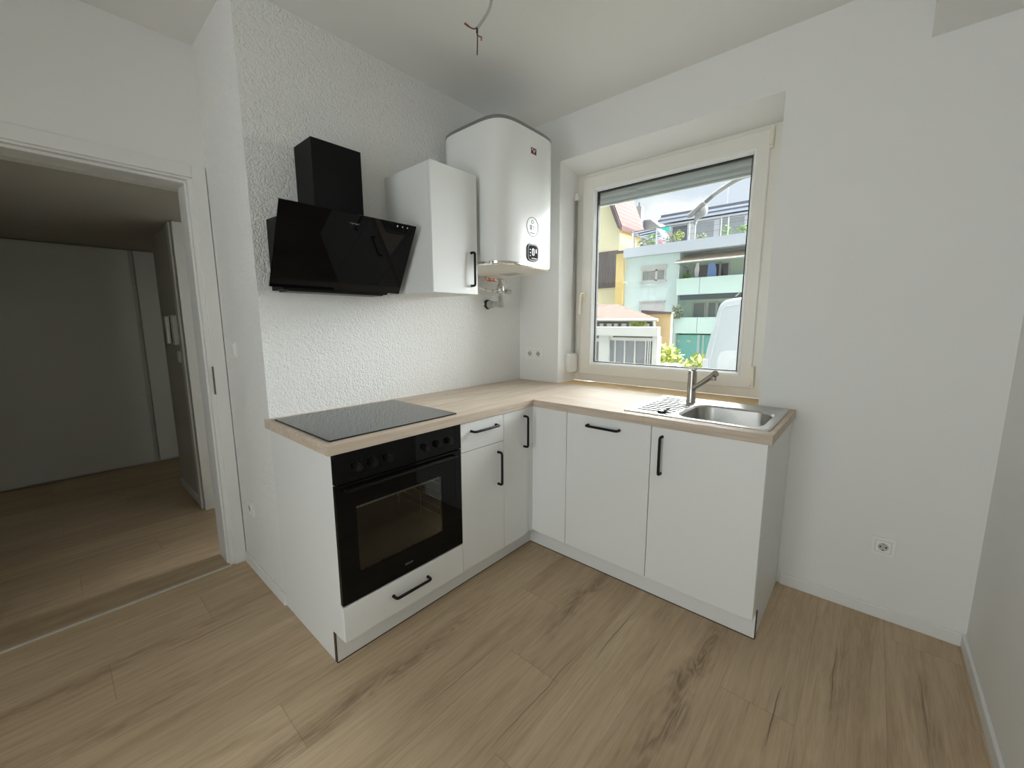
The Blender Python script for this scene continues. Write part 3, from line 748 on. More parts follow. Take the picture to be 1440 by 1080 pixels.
for k in range(5):
    a = on_glass(-1.443 + k * .009, .036); b = a + Vector((0, .006, 0)); c = dn * (.004 + .003 * (k % 2))
    vs = [bm.verts.new(v) for v in (a, b, b + c, a + c)]; bm.faces.new(vs)
r = bmesh.ops.extrude_face_region(bm, geom=list(bm.faces)); bmesh.ops.translate(bm, vec=nrm * .0003, verts=[v for v in r['geom'] if isinstance(v, bmesh.types.BMVert)])
obj('maker_mark', bm, M['dim_print'], gp)

# ------------------------------------------------------------------ wall cabinet
wc = thing('wall_cabinet', 'white single-door wall cabinet between range hood and boiler', 'cabinet', (0.18, -0.938, 1.466))
bm = new(); box(bm, 0.001, 0.354, -1.0835, -0.7915, 1.467, 2.060); obj('carcass', bm, M['carcass'], wc, bevel=0.001)
bm = new(); box(bm, 0.3565, 0.374, -1.0840, -0.7910, 1.466, 2.061); dr = obj('door', bm, M['front'], wc, bevel=0.001)
handle(dr, (0.374, -0.835, 1.592), (0, 0, 1), (1, 0, 0), 0.166)

# ------------------------------------------------------------------ boiler
bo = thing('water_heater', 'large white rounded electric boiler hung in the corner by the window', 'water heater', (0.03, -0.5056, 1.62))
BA, BB, BC, BN = 0.241, 0.2526, (0.271, -0.5056), 4.565
def sup(sc_, z, n=96):
    out = []
    for i in range(n):
        t = 2 * PI * i / n; c, s = math.cos(t), math.sin(t)
        out.append((BC[0] + (BA - (1 - sc_) * .25) * math.copysign(abs(c) ** (2 / BN), c), BC[1] + (BB - (1 - sc_) * .25) * math.copysign(abs(s) ** (2 / BN), s), z))
    return out
bm = new(); loft(bm, [sup(1, 1.640), sup(1, 2.326)], False, False); obj('tank', bm, M['boiler'], bo, smooth=True)
bm = new(); loft(bm, [sup(.985, 2.326), sup(1.004, 2.327), sup(1.004, 2.340), sup(.975, 2.347), sup(.5, 2.352)], False, True); obj('top_cap', bm, M['boiler_grey'], bo, smooth=True)
bm = new(); loft(bm, [sup(.985, 1.6405), sup(1.006, 1.6395), sup(1.006, 1.628), sup(.985, 1.622), sup(.96, 1.622)], False, False); obj('bottom_trim', bm, M['chrome'], bo, smooth=True)
bm = new(); loft(bm, [sup(.975, 1.626), sup(.965, 1.620), sup(.80, 1.612), sup(.4, 1.609)], False, True); ub = obj('underside', bm, M['boiler_under'], bo, smooth=True)
bm = new(); prism(bm, rrect(0.22, 0.36, -0.47, -0.36, .01, 4), 'z', 1.6085, 1.612); obj('service_cover', bm, M['grey_plastic'], ub)
XB = BC[0] + BA
bm = new(); prism(bm, [(y, z) for y, z in rrect(-0.550, -0.452, 1.654, 1.747, .026, 6)], 'x', XB - .002, XB + .006); cpn = obj('control_panel', bm, M['black_plastic'], bo, bevel=0.002)
bm = new(); prism(bm, [(y, z) for y, z in rrect(-0.541, -0.461, 1.663, 1.738, .02, 6)], 'x', XB + .006, XB + .0068); obj('panel_face', bm, M['matt_black'], cpn)
bm = new()
prism(bm, [(y, z) for y, z in rrect(-0.513, -0.489, 1.684, 1.724, .011, 5)], 'x', XB + .0068, XB + .0074)
for k in range(3): box(bm, XB + .0068, XB + .0074, -0.532, -0.522, 1.680 + .016 * k, 1.686 + .016 * k)
box(bm, XB + .0068, XB + .0074, -0.480, -0.470, 1.700, 1.722); box(bm, XB + .0068, XB + .0074, -0.516, -0.470, 1.668, 1.672)
obj('display_print', bm, M['icon'], cpn)
bm = new(); prism(bm, [(y, z) for y, z in rrect(-0.5046, -0.4974, 1.690, 1.714, .003, 3)], 'x', XB + .0074, XB + .0078); obj('drop_icon', bm, M['print'], cpn)
# round energy emblem: outline ring with a drop, a grid and small lines
bm = new(); torus(bm, (XB + .0005, -0.500, 1.838), (1, 0, 0), .0500, .0014, 48, 6)
em = obj('round_emblem', bm, M['print'], bo)
bm = new()
torus(bm, (XB + .0005, -0.500, 1.864), (1, 0, 0), .0085, .0014, 20, 6)
for iy in range(2):
    for iz in range(3): box(bm, XB, XB + .0009, -0.522 + iy * .0095, -0.5145 + iy * .0095, 1.822 + iz * .0085, 1.8285 + iz * .0085)
for k in range(3): box(bm, XB, XB + .0009, -0.498, -0.478 - .004 * k, 1.840 - .008 * k, 1.8425 - .008 * k)
for k in range(4): box(bm, XB, XB + .0009, -0.522 + .011 * k, -0.514 + .011 * k, 1.801 + .002 * (k % 2), 1.807 + .002 * (k % 2))
obj('emblem_print', bm, M['print'], em)
bm = new(); box(bm, XB - .004, XB + .0012, -0.5145, -0.4705, 2.212, 2.243); lg = obj('maker_badge', bm, M['red_logo'], bo)
bm = new()
prism(bm, [(-0.508, 2.238), (-0.500, 2.238), (-0.492, 2.224), (-0.486, 2.236), (-0.478, 2.236), (-0.478, 2.231), (-0.484, 2.231), (-0.491, 2.217), (-0.502, 2.232), (-0.508, 2.232)], 'x', XB + .0012, XB + .0017)
obj('badge_sign', bm, M['icon'], lg)
bm = new(); box(bm, 0.001, 0.032, -0.72, -0.29, 1.80, 1.86); obj('wall_bracket', bm, M['steel_dark'], bo)
bm = new(); box(bm, 0.001, 0.032, -0.765, -0.29, 2.125, 2.165); obj('wall_bracket', bm, M['steel_dark'], bo)
bm = new(); cyl(bm, (0.0, -0.775, 2.145), (0.06, -0.775, 2.145), .007, n=12); cyl(bm, (0.04, -0.775, 2.145), (0.05, -0.775, 2.145), .014, n=6); torus(bm, (0.066, -0.79, 2.15), (0, 1, 0), .010, .003, 20, 6); obj('hanging_bolt', bm, M['steel_dark'], bo)

# fittings below the boiler
va = thing('safety_valve', 'chromed safety valve and pipes under the boiler', 'valve', (0.1, -0.33, 1.5))
bm = new()
tube(bm, smooth_path([(0.10, -0.455, 1.606), (0.10, -0.455, 1.598), (0.10, -0.44, 1.590), (0.10, -0.40, 1.592), (0.10, -0.36, 1.588)], 5), .0075, 10)
for y in (-0.43, -0.415, -0.385): cyl(bm, (0.10, y - .005, 1.591), (0.10, y + .005, 1.591), .012, n=6)
obj('copper_pipe', bm, M['copper'], va, smooth=True)
bm = new()
cyl(bm, (0.10, -0.318, 1.607), (0.10, -0.318, 1.596), .020, n=6)
loft(bm, [[(0.10 + r * math.cos(2 * PI * i / 20), -0.318 + r * math.sin(2 * PI * i / 20), z) for i in range(20)] for r, z in ((.012, 1.598), (.014, 1.575), (.024, 1.56), (.026, 1.53), (.022, 1.512), (.014, 1.505))], True, True)
tube(bm, [(0.10, -0.318, 1.530), (0.11, -0.262, 1.524)], .012, 12)
tube(bm, [(0.09, -0.33, 1.528), (0.075, -0.372, 1.522)], .013, 12)
obj('valve_body', bm, M['chrome'], va, smooth=True)
bm = new(); cyl(bm, (0.108, -0.275, 1.526), (0.112, -0.235, 1.521), .0165, .0150, 16); obj('cap', bm, M['grey_plastic'], va, smooth=True)
bm = new(); torus(bm, (0.115, -0.305, 1.578), (0.8, -0.6, 0.1), .026, .0055, 28, 8); obj('hose_loop', bm, M['white_plastic'], va, smooth=True)
bm = new(); tube(bm, smooth_path([(0.001, -0.47, 1.555), (0.02, -0.465, 1.548), (0.04, -0.44, 1.536), (0.06, -0.40, 1.524), (0.082, -0.352, 1.523)], 5), .0085, 10); obj('feed_pipe', bm, M['white_plastic'], va, smooth=True)
bm = new(); cyl(bm, (0.0, -0.47, 1.555), (0.007, -0.47, 1.555), .026, n=24); obj('rosette', bm, M['chrome'], va, smooth=True)
bm = new(); torus(bm, (0.052, -0.41, 1.530), (0.3, 0.9, -.3), .012, .004, 20, 6); obj('collar', bm, M['chrome'], va, smooth=True)
tr_ = thing('drain_trap', 'grey plastic drain trap on the wall below the boiler valve', 'drain trap', (0.05, -0.33, 1.44))
bm = new(); tube(bm, smooth_path([(0.10, -0.308, 1.50), (0.10, -0.308, 1.46), (0.10, -0.312, 1.425)], 4), .0175, 16); cyl(bm, (0.10, -0.312, 1.425), (0.10, -0.312, 1.418), .0185, n=20); obj('down_pipe', bm, M['grey_plastic'], tr_, smooth=True)
bm = new(); tube(bm, smooth_path([(0.10, -0.315, 1.443), (0.075, -0.335, 1.441), (0.0, -0.345, 1.440)], 4), .018, 16); cyl(bm, (0.018, -0.344, 1.440), (0.05, -0.340, 1.440), .026, .024, 24); obj('outlet_pipe', bm, M['grey_plastic'], tr_, smooth=True)
bm = new(); torus(bm, (0.016, -0.344, 1.440), (1, 0, 0), .026, .0045, 28, 8); obj('rubber_ring', bm, M['gasket'], tr_, smooth=True)
bm = new(); cyl(bm, (0.0, -0.345, 1.440), (0.008, -0.345, 1.440), .036, .032, 28); obj('rosette', bm, M['chrome'], tr_, smooth=True)

# ------------------------------------------------------------------ ceiling cable
cb = thing('ceiling_cable', 'grey lamp cable hanging from the ceiling with loose bare wires', 'cable', (0.93, -1.20, ZC))
bm = new(); tube(bm, smooth_path([(0.936, -1.190, ZC), (0.936, -1.200, 2.58), (0.934, -1.227, 2.456), (0.930, -1.248, 2.364), (0.928, -1.256, 2.336), (0.921, -1.266, 2.313), (0.911, -1.280, 2.288), (0.904, -1.290, 2.272)], 5), .0048, 10); obj('sheath', bm, M['cable'], cb, smooth=True)
bm = new(); tube(bm, smooth_path([(0.904, -1.290, 2.274), (0.898, -1.296, 2.270), (0.890, -1.301, 2.273), (0.880, -1.309, 2.280)], 4), .0021, 8); cyl(bm, (0.882, -1.307, 2.279), (0.872, -1.315, 2.288), .0034, .003, 10); obj('wire', bm, M['wire_brown'], cb, smooth=True)
bm = new(); tube(bm, smooth_path([(0.904, -1.290, 2.274), (0.905, -1.291, 2.258), (0.908, -1.293, 2.237), (0.912, -1.299, 2.186)], 4), [.0036] * 5 + [.0018] * 8, 8); obj('wire', bm, M['wire_black'], cb, smooth=True)
bm = new(); tube(bm, smooth_path([(0.906, -1.290, 2.252), (0.911, -1.287, 2.246), (0.917, -1.283, 2.244), (0.917, -1.285, 2.233)], 4), .0023, 8); obj('wire', bm, M['wire_red'], cb, smooth=True)

# ================================================================== outside
GZ = -1.3
E = {}
def stucco(name, c, var=0.06): return plain(name, c, 0.9, spec=0.2, nscale=9, nstr=0.25, ndist=0.02, var=var)
E['mint'] = stucco('mint stucco', (0.58, 0.68, 0.69))
E['mint_panel'] = stucco('mint balcony panel', (0.56, 0.70, 0.675), 0.03)
E['teal'] = stucco('teal garage wall', (0.26, 0.60, 0.57))
E['recess'] = stucco('green loggia wall', (0.54, 0.64, 0.56))
E['fascia'] = stucco('blue grey fascia', (0.46, 0.50, 0.56), 0.03)
E['white'] = stucco('white exterior paint', (0.50, 0.50, 0.495), 0.03)
E['cream'] = stucco('cream stucco', (0.72, 0.66, 0.47))
E['yellow'] = stucco('yellow stucco', (0.66, 0.50, 0.22))
E['orange'] = stucco('ochre wall', (0.66, 0.49, 0.27), 0.12)
E['slate'] = plain('slate roof', (0.10, 0.105, 0.125), 0.7, nscale=6, nstr=0.3, ndist=0.03, var=0.1)
E['glass'] = plain('house window glass', (0.10, 0.11, 0.12), 0.08)
E['curtain'] = plain('net curtain', (0.26, 0.27, 0.265), 0.9, nscale=20, nstr=0.4, var=0.2)
E['blind'] = plain('closed roller blind', (0.52, 0.51, 0.54), 0.7, nscale=30, nstr=0.2)
E['timber'] = plain('weathered dark timber', (0.12, 0.10, 0.10), 0.9, nscale=12, nstr=0.4, ndist=0.02, var=0.3)
E['rail'] = plain('painted rail', (0.42, 0.45, 0.48), 0.5, nscale=30, nstr=0.05)
E['awning'] = plain('awning fabric', (0.50, 0.42, 0.33), 0.9, nscale=15, nstr=0.2, var=0.25)
E['dark'] = plain('dark awning case', (0.05, 0.07, 0.08), 0.6, nscale=30, nstr=0.1)
E['van'] = plain('white van paint', (0.40, 0.43, 0.46), 0.3, nscale=40, nstr=0.01, coat=0.5)
E['lamp'] = plain('galvanised lamp arm', (0.16, 0.16, 0.16), 0.6, 0.0, nscale=60, nstr=0.05)
E['lamp_dark'] = plain('grey lamp sleeve', (0.09, 0.09, 0.095), 0.6, 0.0, nscale=60, nstr=0.05)
E['lamp_bowl'] = plain('grey lamp bowl', (0.17, 0.175, 0.18), 0.4, nscale=40, nstr=0.3, ndist=0.01, var=0.2)
E['blue'] = plain('pale blue cover', (0.28, 0.52, 0.68), 0.4, nscale=30, nstr=0.1)
E['pale'] = plain('whitish cover', (0.72, 0.68, 0.70), 0.5, nscale=30, nstr=0.1)
E['cloth_blue'] = plain('blue laundry', (0.22, 0.34, 0.66), 0.9, nscale=20, nstr=0.3)
E['cloth_white'] = plain('white laundry', (0.74, 0.70, 0.76), 0.9, nscale=20, nstr=0.3)
E['green_cloth'] = plain('green tarp', (0.05, 0.38, 0.30), 0.8, nscale=20, nstr=0.2)
E['pink'] = plain('pink flowers', (0.62, 0.30, 0.32), 0.9, nscale=20, nstr=0.2)
E['bark'] = plain('stem bark', (0.16, 0.12, 0.08), 0.9, nscale=30, nstr=0.4)
def leafmat(name, c0, c1):
    s = NT(name); s.link(s.mix(s.noise(s.pos(), 9, 2), c0, c1), s.p.inputs['Base Color'])
    s.p.inputs['Roughness'].default_value = 0.6; s.p.inputs['Subsurface Weight'].default_value = 0.0
    return s.m
E['leaf_yellow'] = leafmat('yellow green leaves', (0.20, 0.28, 0.04), (0.44, 0.44, 0.10))
E['leaf'] = leafmat('green leaves', (0.08, 0.20, 0.04), (0.26, 0.40, 0.10))
E['leaf_dull'] = leafmat('dull green leaves', (0.14, 0.18, 0.10), (0.36, 0.38, 0.26))
def tile_mat(name, c0, c1, sx, sy):
    s = NT(name); x, y, z = s.sep(s.pos())
    wv = s.math('SINE', s.math('MULTIPLY', x, sx)); wz = s.math('FRACT', s.math('MULTIPLY', z, sy))
    s.link(s.mix(s.noise(s.pos(), 7, 5, 0.7), c0, c1), s.p.inputs['Base Color'])
    s.p.inputs['Roughness'].default_value = 0.85
    s.bump(s.math('ADD', s.math('MULTIPLY', wv, 0.5), wz), 0.35, 0.04)
    return s.m
E['tiles'] = tile_mat('weathered clay tiles', (0.05, 0.03, 0.02), (0.15, 0.10, 0.075), 28, 9)
E['red_tiles'] = tile_mat('red clay tiles', (0.085, 0.032, 0.029), (0.13, 0.055, 0.048), 42, 5)
def ground_mat():
    s = NT('yard ground'); s.link(s.mix(s.noise(s.pos(), 0.4, 4), (0.12, 0.14, 0.08), (0.24, 0.23, 0.21)), s.p.inputs['Base Color']); s.p.inputs['Roughness'].default_value = 0.95
    return s.m
bm = new(); box(bm, -60, 40, 0.42, 80, GZ - 0.3, GZ)
struct('ground', bm, ground_mat(), 'yard ground between the houses outside the window', 'ground')

# ---- mint apartment house
mh = thing('apartment_house', 'mint green apartment house with balconies seen through the window', 'house', (-8.5, 27, GZ))
bm = new()
box(bm, -12.45, -8.45, 27.0, 35.0, GZ, 6.05)                       # plain bay
box(bm, -8.45, 4.0, 28.3, 35.0, GZ, 6.05)                          # set-back bay behind the balconies
box(bm, -8.50, -8.40, 26.9, 28.3, 0.55, 5.9)
obj('wall', bm, E['mint'], mh)
bm = new(); box(bm, -8.44, 4.0, 28.2, 28.32, 0.9, 5.9); obj('balcony_rear_wall', bm, E['recess'], mh)
bm = new(); box(bm, -12.38, 4.0, 26.5, 35.0, 6.02, 6.70); obj('roof_slab', bm, E['fascia'], mh)
bm = new(); box(bm, -8.44, 4.0, 27.3, 28.35, GZ, 0.46); obj('garage_wall', bm, E['teal'], mh)
for a, b in ((-7.05, -6.88), (-6.72, -6.6)):
    bm = new(); box(bm, a, b, 27.22, 27.3, GZ, 0.46); obj('pilaster', bm, E['mint_panel'], mh)
for z0, z1 in ((3.17, 4.26), (0.58, 1.65)):
    bm = new(); box(bm, -8.46, -6.98, 26.70, 26.78, z0, z1); box(bm, -6.95, -4.4, 26.70, 26.78, z0, z1); box(bm, -4.37, 4.0, 26.70, 26.78, z0, z1)
    box(bm, -8.46, 4.0, 26.80, 28.3, z0 - .02, z0 + .12); box(bm, -8.46, -8.38, 26.78, 28.3, z0, z1)
    obj('balcony', bm, E['mint_panel'], mh)
def house_window(x0, x1, z0, z1, y, mull, glassm, boxh=0.28, sill=True):
    bm = new()
    for a in ((x0, x0 + .09), (x1 - .09, x1), *[(m - .07, m + .07) for m in mull]): box(bm, a[0], a[1], y - .06, y + .02, z0, z1)
    box(bm, x0 + .09, x1 - .09, y - .06, y + .02, z0, z0 + .09); box(bm, x0 + .09, x1 - .09, y - .06, y + .02, z1 - .09, z1)
    if sill: box(bm, x0 - .1, x1 + .1, y - .14, y - .0, z0 - .08, z0)
    if boxh: box(bm, x0 - .06, x1 + .06, y - .10, y, z1, z1 + boxh)
    f = obj('window', bm, E['white'], mh)
    bm = new(); box(bm, x0 + .05, x1 - .05, y - .03, y - .01, z0 + .05, z1 - .05); obj('pane', bm, glassm, f)
house_window(-11.12, -9.36, 4.25, 5.05, 27.0, [-10.02], E['curtain'])
house_window(-11.17, -9.32, 1.55, 2.82, 27.0, [], E['blind'], 0.06, True)
house_window(-7.85, -6.85, 3.3, 5.3, 28.2, [], E['curtain'], 0, False)
house_window(-6.80, -5.55, 4.10, 5.30, 28.2, [-6.15], E['glass'], 0, False)
house_window(-7.80, -6.90, 0.75, 2.74, 28.2, [], E['curtain'], 0, False)
house_window(-6.82, -5.6, 1.6, 2.74, 28.2, [-6.2], E['curtain'], 0, False)
house_window(-8.38, -8.12, 3.3, 5.05, 28.19, [], E['glass'], 0, False)
for (x, z) in ((-8.35, 0.02), (-7.62, 0.02)):
    bm = new(); box(bm, x - .12, x + .12, 27.27, 27.3, z - .07, z + .07); obj('garage_sign', bm, E['cream'], mh)
aw = thing('awning', 'striped brown balcony awning rolled out under the grey roof edge', 'awning', (-6.5, 26.9, 5.5))
bm = new(); prism(bm, [(27.9, 5.95), (26.4, 5.30), (26.4, 5.26), (27.9, 5.89)], 'x', -8.6, 2.0); obj('fabric', bm, E['awning'], aw)
bm = new(); cyl(bm, (-8.62, 26.4, 5.28), (2.0, 26.4, 5.28), .05, n=10); tube(bm, [(-8.45, 26.45, 5.26), (-8.2, 27.9, 5.1)], .03, 8); obj('front_bar', bm, E['rail'], aw)
al = thing('awning_case', 'long dark awning case fixed under the upper mint balcony', 'awning case', (-6.4, 26.85, 3.0))
bm = new(); box(bm, -8.20, 2.0, 26.72, 27.0, 2.84, 3.15); obj('case', bm, E['dark'], al)
bm = new(); tube(bm, [(-4.75, 26.70, 2.93), (-4.52, 26.70, 3.14)], .04, 8); obj('arm', bm, E['white'], al)
# laundry and plants on the balconies
bm = new(); 
prism(bm, [(-6.62, 5.20), (-6.30, 5.20), (-6.18, 4.85), (-6.14, 4.22), (-6.72, 4.22), (-6.70, 4.9)], 'y', 27.35, 27.39); tag(obj('laundry_cloth', bm, E['cloth_blue']), 'blue cloth hung to dry on the upper mint balcony', 'laundry')
bm = new(); prism(bm, [(-7.42, 5.30), (-7.30, 5.30), (-7.24, 4.9), (-7.30, 4.22), (-7.46, 4.22), (-7.56, 4.8)], 'y', 27.35, 27.39); tag(obj('laundry_cloth', bm, E['cloth_white']), 'narrow white cloth hung on the upper mint balcony', 'laundry')

def leaves(bm, c, r, n, size, seed=0):
    rnd = random.Random(seed)
    for _ in range(n):
        while True:
            p = Vector((rnd.uniform(-1, 1), rnd.uniform(-1, 1), rnd.uniform(-1, 1)))
            if 0.15 < p.length < 1: break
        q = Vector((c[0] + p.x * r[0], c[1] + p.y * r[1], c[2] + p.z * r[2]))
        a = Vector((rnd.uniform(-1, 1), rnd.uniform(-1, 1), rnd.uniform(-0.3, 1))).normalized()
        b = a.orthogonal().normalized(); s_ = size * rnd.uniform(.6, 1.3)
        b = (Matrix.Rotation(rnd.uniform(0, 6.28), 3, a) @ b)
        vs = [bm.verts.new(v) for v in (q - a * s_, q + b * s_ * .4, q + a * s_, q - b * s_ * .4)]
        bm.faces.new(vs)
def plant(name, label, cat, c, r, n, size, mat, seed, base_z, group=None):
    t = thing(name, label, cat, (c[0], c[1], base_z), group)
    bm = new(); leaves(bm, c, r, n, size, seed); obj('foliage', bm, mat, t)
    bm = new()
    rnd = random.Random(seed + 99)
    for _ in range(4): tube(bm, [(c[0] + rnd.uniform(-.2, .2) * r[0], c[1], base_z), (c[0] + rnd.uniform(-.5, .5) * r[0], c[1], c[2] + r[2] * .3)], max(.006, .02 * r[0]), 5)
    obj('stem', bm, E['bark'], t)
    return t
plant('potted_plant', 'spiky grey-green plant standing at the corner of the lower mint balcony', 'plant', (-8.25, 26.55, 2.05), (.42, .2, .5), 110, .14, E['leaf_dull'], 3, 1.6)
plant('potted_plant', 'small green plant on the upper mint balcony beside the laundry', 'plant', (-7.95, 27.0, 4.42), (.35, .2, .22), 70, .11, E['leaf'], 4, 4.2)

# roof terrace
tr = thing('terrace_railing', 'pale metal railing round the roof terrace of the mint house', 'railing', (-8.5, 26.6, 6.7))
bm = new()
for z, r_ in ((7.80, .035), (7.45, .012), (7.10, .012)): tube(bm, [(-11.85, 26.62, z), (3.5, 26.62, z)], r_, 8)
tube(bm, [(-11.85, 26.62, 7.80), (-11.85, 30.5, 7.80)], .035, 8)
obj('handrail', bm, E['lamp_dark'], tr)
for x in (-11.78, -10.0, -7.80, -7.42, -5.86, -5.45, -3.4, -1.5):
    bm = new(); cyl(bm, (x, 26.62, 6.70), (x, 26.62, 7.84), .04, n=8); obj('post', bm, E['white'], tr)
ph = thing('penthouse', 'pale set-back top storey with flat grey roof above the roof terrace', 'house', (-8, 31, 6.7))
bm = new(); box(bm, -11.2, 4, 31.2, 34.8, 6.70, 9.0); obj('wall', bm, E['white'], ph)
bm = new(); box(bm, -11.6, 4, 30.6, 37.4, 9.16, 9.26); box(bm, -11.4, 4, 30.7, 37.2, 9.40, 9.62); obj('roof_slab', bm, E['slate'], ph)
bm = new(); box(bm, -11.5, 4, 30.65, 30.75, 9.0, 9.42); obj('eaves_board', bm, E['fascia'], ph)
for a, b in ((-10.6, -9.5), (-8.9, -7.6), (-7.2, -5.6)):
    bm = new(); box(bm, a, b, 31.14, 31.2, 7.0, 8.7); obj('window', bm, E['glass'] if a < -10 else E['curtain'], ph)
bm = new(); tube(bm, [(-6.9, 31.5, 9.6), (-6.88, 31.5, 11.0)], .03, 6); obj('mast', bm, E['rail'], ph)
pgl = thing('pergola', 'slatted white pergola roof at the end of the roof terrace', 'pergola', (-11.4, 28, 6.7))
bm = new()
for k in range(5): prism(bm, [(-12.45 + .35 * k, 8.0 - .16 * k), (-10.5 + .1 * k, 8.12 - .16 * k), (-10.5 + .1 * k, 8.04 - .16 * k), (-12.45 + .35 * k, 7.92 - .16 * k)], 'y', 27.9, 29.5)
obj('roof_slats', bm, E['fascia'], pgl)
for x in (-12.3, -10.6):
    bm = new(); box(bm, x - .05, x + .05, 28.0, 28.1, 6.70, 7.9); obj('post', bm, E['rail'], pgl)
bm = new(); box(bm, -11.05, -10.35, 29.9, 29.98, 8.20, 8.57); tag(obj('terrace_screen', bm, E['green_cloth']), 'small green cloth screen hanging above the roof terrace', 'screen')
tp_list = [(-11.15, .45, .28, 'leaf_dull', 'sparse low plant at the pergola end of the roof terrace'), (-10.35, .45, .42, 'leaf', 'leafy green plant under the green terrace screen'),
           (-9.15, .55, .33, 'leaf_dull', 'wide flowering plant in the middle of the terrace railing'), (-8.55, .38, .42, 'leaf_yellow', 'yellowish bush on the roof terrace beside a railing post'),
           (-7.05, .35, .16, 'leaf_dull', 'tiny plant low behind the terrace railing under the lamp head'), (-5.55, .34, .34, 'leaf', 'green plant on the terrace next to a clipped box hedge'), (-4.65, .42, .28, 'leaf', 'dark clipped box hedge at the end of the terrace railing')]
for k, (x, rx, rz, mt, lb) in enumerate(tp_list):
    plant('terrace_plant', lb, 'plant', (x, 26.85, 6.72 + rz), (rx, .15, rz), 80, .10, E[mt], 20 + k, 6.70, 'plants on the roof terrace')
bm = new(); ellipsoid(bm, (-9.75, 26.85, 6.92), .2, .15, .22); tag(obj('flower_pot', bm, E['pink'], smooth=True), 'pink flower tub between two plants on the roof terrace', 'flower pot')

# ---- cream house with lattice, standing just behind the end of the mint house
ch = thing('gabled_house', 'cream gabled house with red tiled roof and a dark timber lattice panel', 'house', (-16.5, 28, GZ))
HX = -13.41
bm = new(); prism(bm, [(-22, GZ), (HX, GZ), (HX, 8.43), (-14.33, 10.65), (-17.8, 19.0), (-22, 9)], 'y', 27.8, 31.6); obj('wall', bm, E['cream'], ch)
bm = new(); box(bm, HX, HX + .03, 27.82, 31.6, GZ, 8.43); obj('side_wall', bm, E['yellow'], ch)
bm = new(); prism(bm, [(-13.12, 8.25), (-13.10, 8.62), (-17.8, 19.9), (-17.8, 19.0), (HX, 8.45)], 'y', 27.5, 31.9); obj('roof', bm, E['red_tiles'], ch)
bm = new(); prism(bm, [(-13.16, 8.22), (-13.22, 8.72), (-17.8, 19.7), (-17.8, 19.0), (-13.62, 8.95)], 'y', 27.42, 27.5); obj('bargeboard', bm, E['timber'], ch)
bm = new()
for k in range(12): box(bm, -15.4 + .168 * k, -15.4 + .168 * k + .14, 27.64, 27.72, 4.05, 6.85)
for z in (4.2, 5.3, 6.5): box(bm, -15.4, -13.42, 27.72, 27.8, z, z + .12)
obj('lattice_panel', bm, E['timber'], ch)
an = thing('stair_annex', 'narrow yellow pillar-like annex with a dark cap between cream and mint houses', 'annex', (-12.9, 26.9, GZ))
bm = new(); box(bm, -13.05, -12.46, 26.7, 26.95, GZ, 6.40); obj('wall', bm, E['yellow'], an)
bm = new(); box(bm, -13.08, -12.40, 26.62, 26.97, 6.40, 6.60); obj('cap', bm, E['timber'], an)
# ---- chimneys far behind
ck = thing('chimney', 'grey brick chimney rising beside the red roof', 'chimney', (-15.8, 36.3, 9))
bm = new(); box(bm, -16.1, -15.46, 36, 36.6, 9.0, 12.15); obj('stack', bm, E['slate'], ck)
bm = new(); cyl(bm, (-15.8, 36.3, 12.15), (-15.8, 36.3, 12.55), .1, n=10); obj('flue', bm, E['dark'], ck)
bm = new(); prism(bm, [(-16.2, GZ), (-13.6, GZ), (-13.6, 9.9), (-14.85, 10.95), (-15.65, 11.0), (-16.2, 10.4)], 'y', 36.8, 40); tag(obj('slate_roofed_house', bm, E['slate']), 'dark slate roof end showing beside the grey chimney', 'house')

# ---- tiled shed
sh = thing('tiled_shed', 'low dark shed with a mossy clay tile roof', 'shed', (-7, 14.5, GZ))
bm = new(); prism(bm, [(-10, 13.3), (-4.38, 13.3), (-5.5, 16), (-10, 16)], 'z', GZ, 1.40); obj('wall', bm, E['timber'], sh)
bm = new()
V = [bm.verts.new(v) for v in ((-10.3, 13.0, 1.50), (-4.15, 13.0, 1.46), (-5.45, 16.3, 1.46), (-10.3, 16.3, 1.50), (-10.3, 14.6, 2.18), (-6.75, 14.8, 2.14), (-10.3, 13.0, 1.43), (-4.15, 13.0, 1.39), (-5.45, 16.3, 1.39), (-10.3, 16.3, 1.43))]
for f in ((0, 1, 5, 4), (1, 2, 5), (2, 3, 4, 5), (0, 6, 7, 1), (1, 7, 8, 2), (6, 9, 8, 7), (3, 9, 6, 0, 4), (2, 8, 9, 3)): bm.faces.new([V[i] for i in f])
obj('roof', bm, E['tiles'], sh)
bm = new(); tube(bm, [(-10.3, 12.96, 1.45), (-4.15, 12.96, 1.41)], .05, 8); tube(bm, [(-4.3, 12.96, 1.41), (-4.35, 13.1, 1.28), (-4.36, 13.22, 0.9), (-4.36, 13.22, GZ)], .05, 8); obj('gutter', bm, E['white'], sh)
bm = new()
for k in range(7): box(bm, -6.75 + .33 * k, -6.75 + .33 * k + .16 + .05 * (k % 2), 13.24, 13.3, 1.05, 1.28)
obj('shed_window', bm, E['white'], sh)
plant('climbing_plant', 'bright green climber under the shed gutter', 'plant', (-5.0, 13.1, 1.27), (.38, .08, .16), 90, .08, E['leaf_yellow'], 40, 0.9)
plant('columnar_shrub', 'tall narrow green shrub before the cream house at the window edge', 'shrub', (-6.35, 12, 1.6), (.14, .14, 1.9), 200, .10, E['leaf'], 41, GZ)

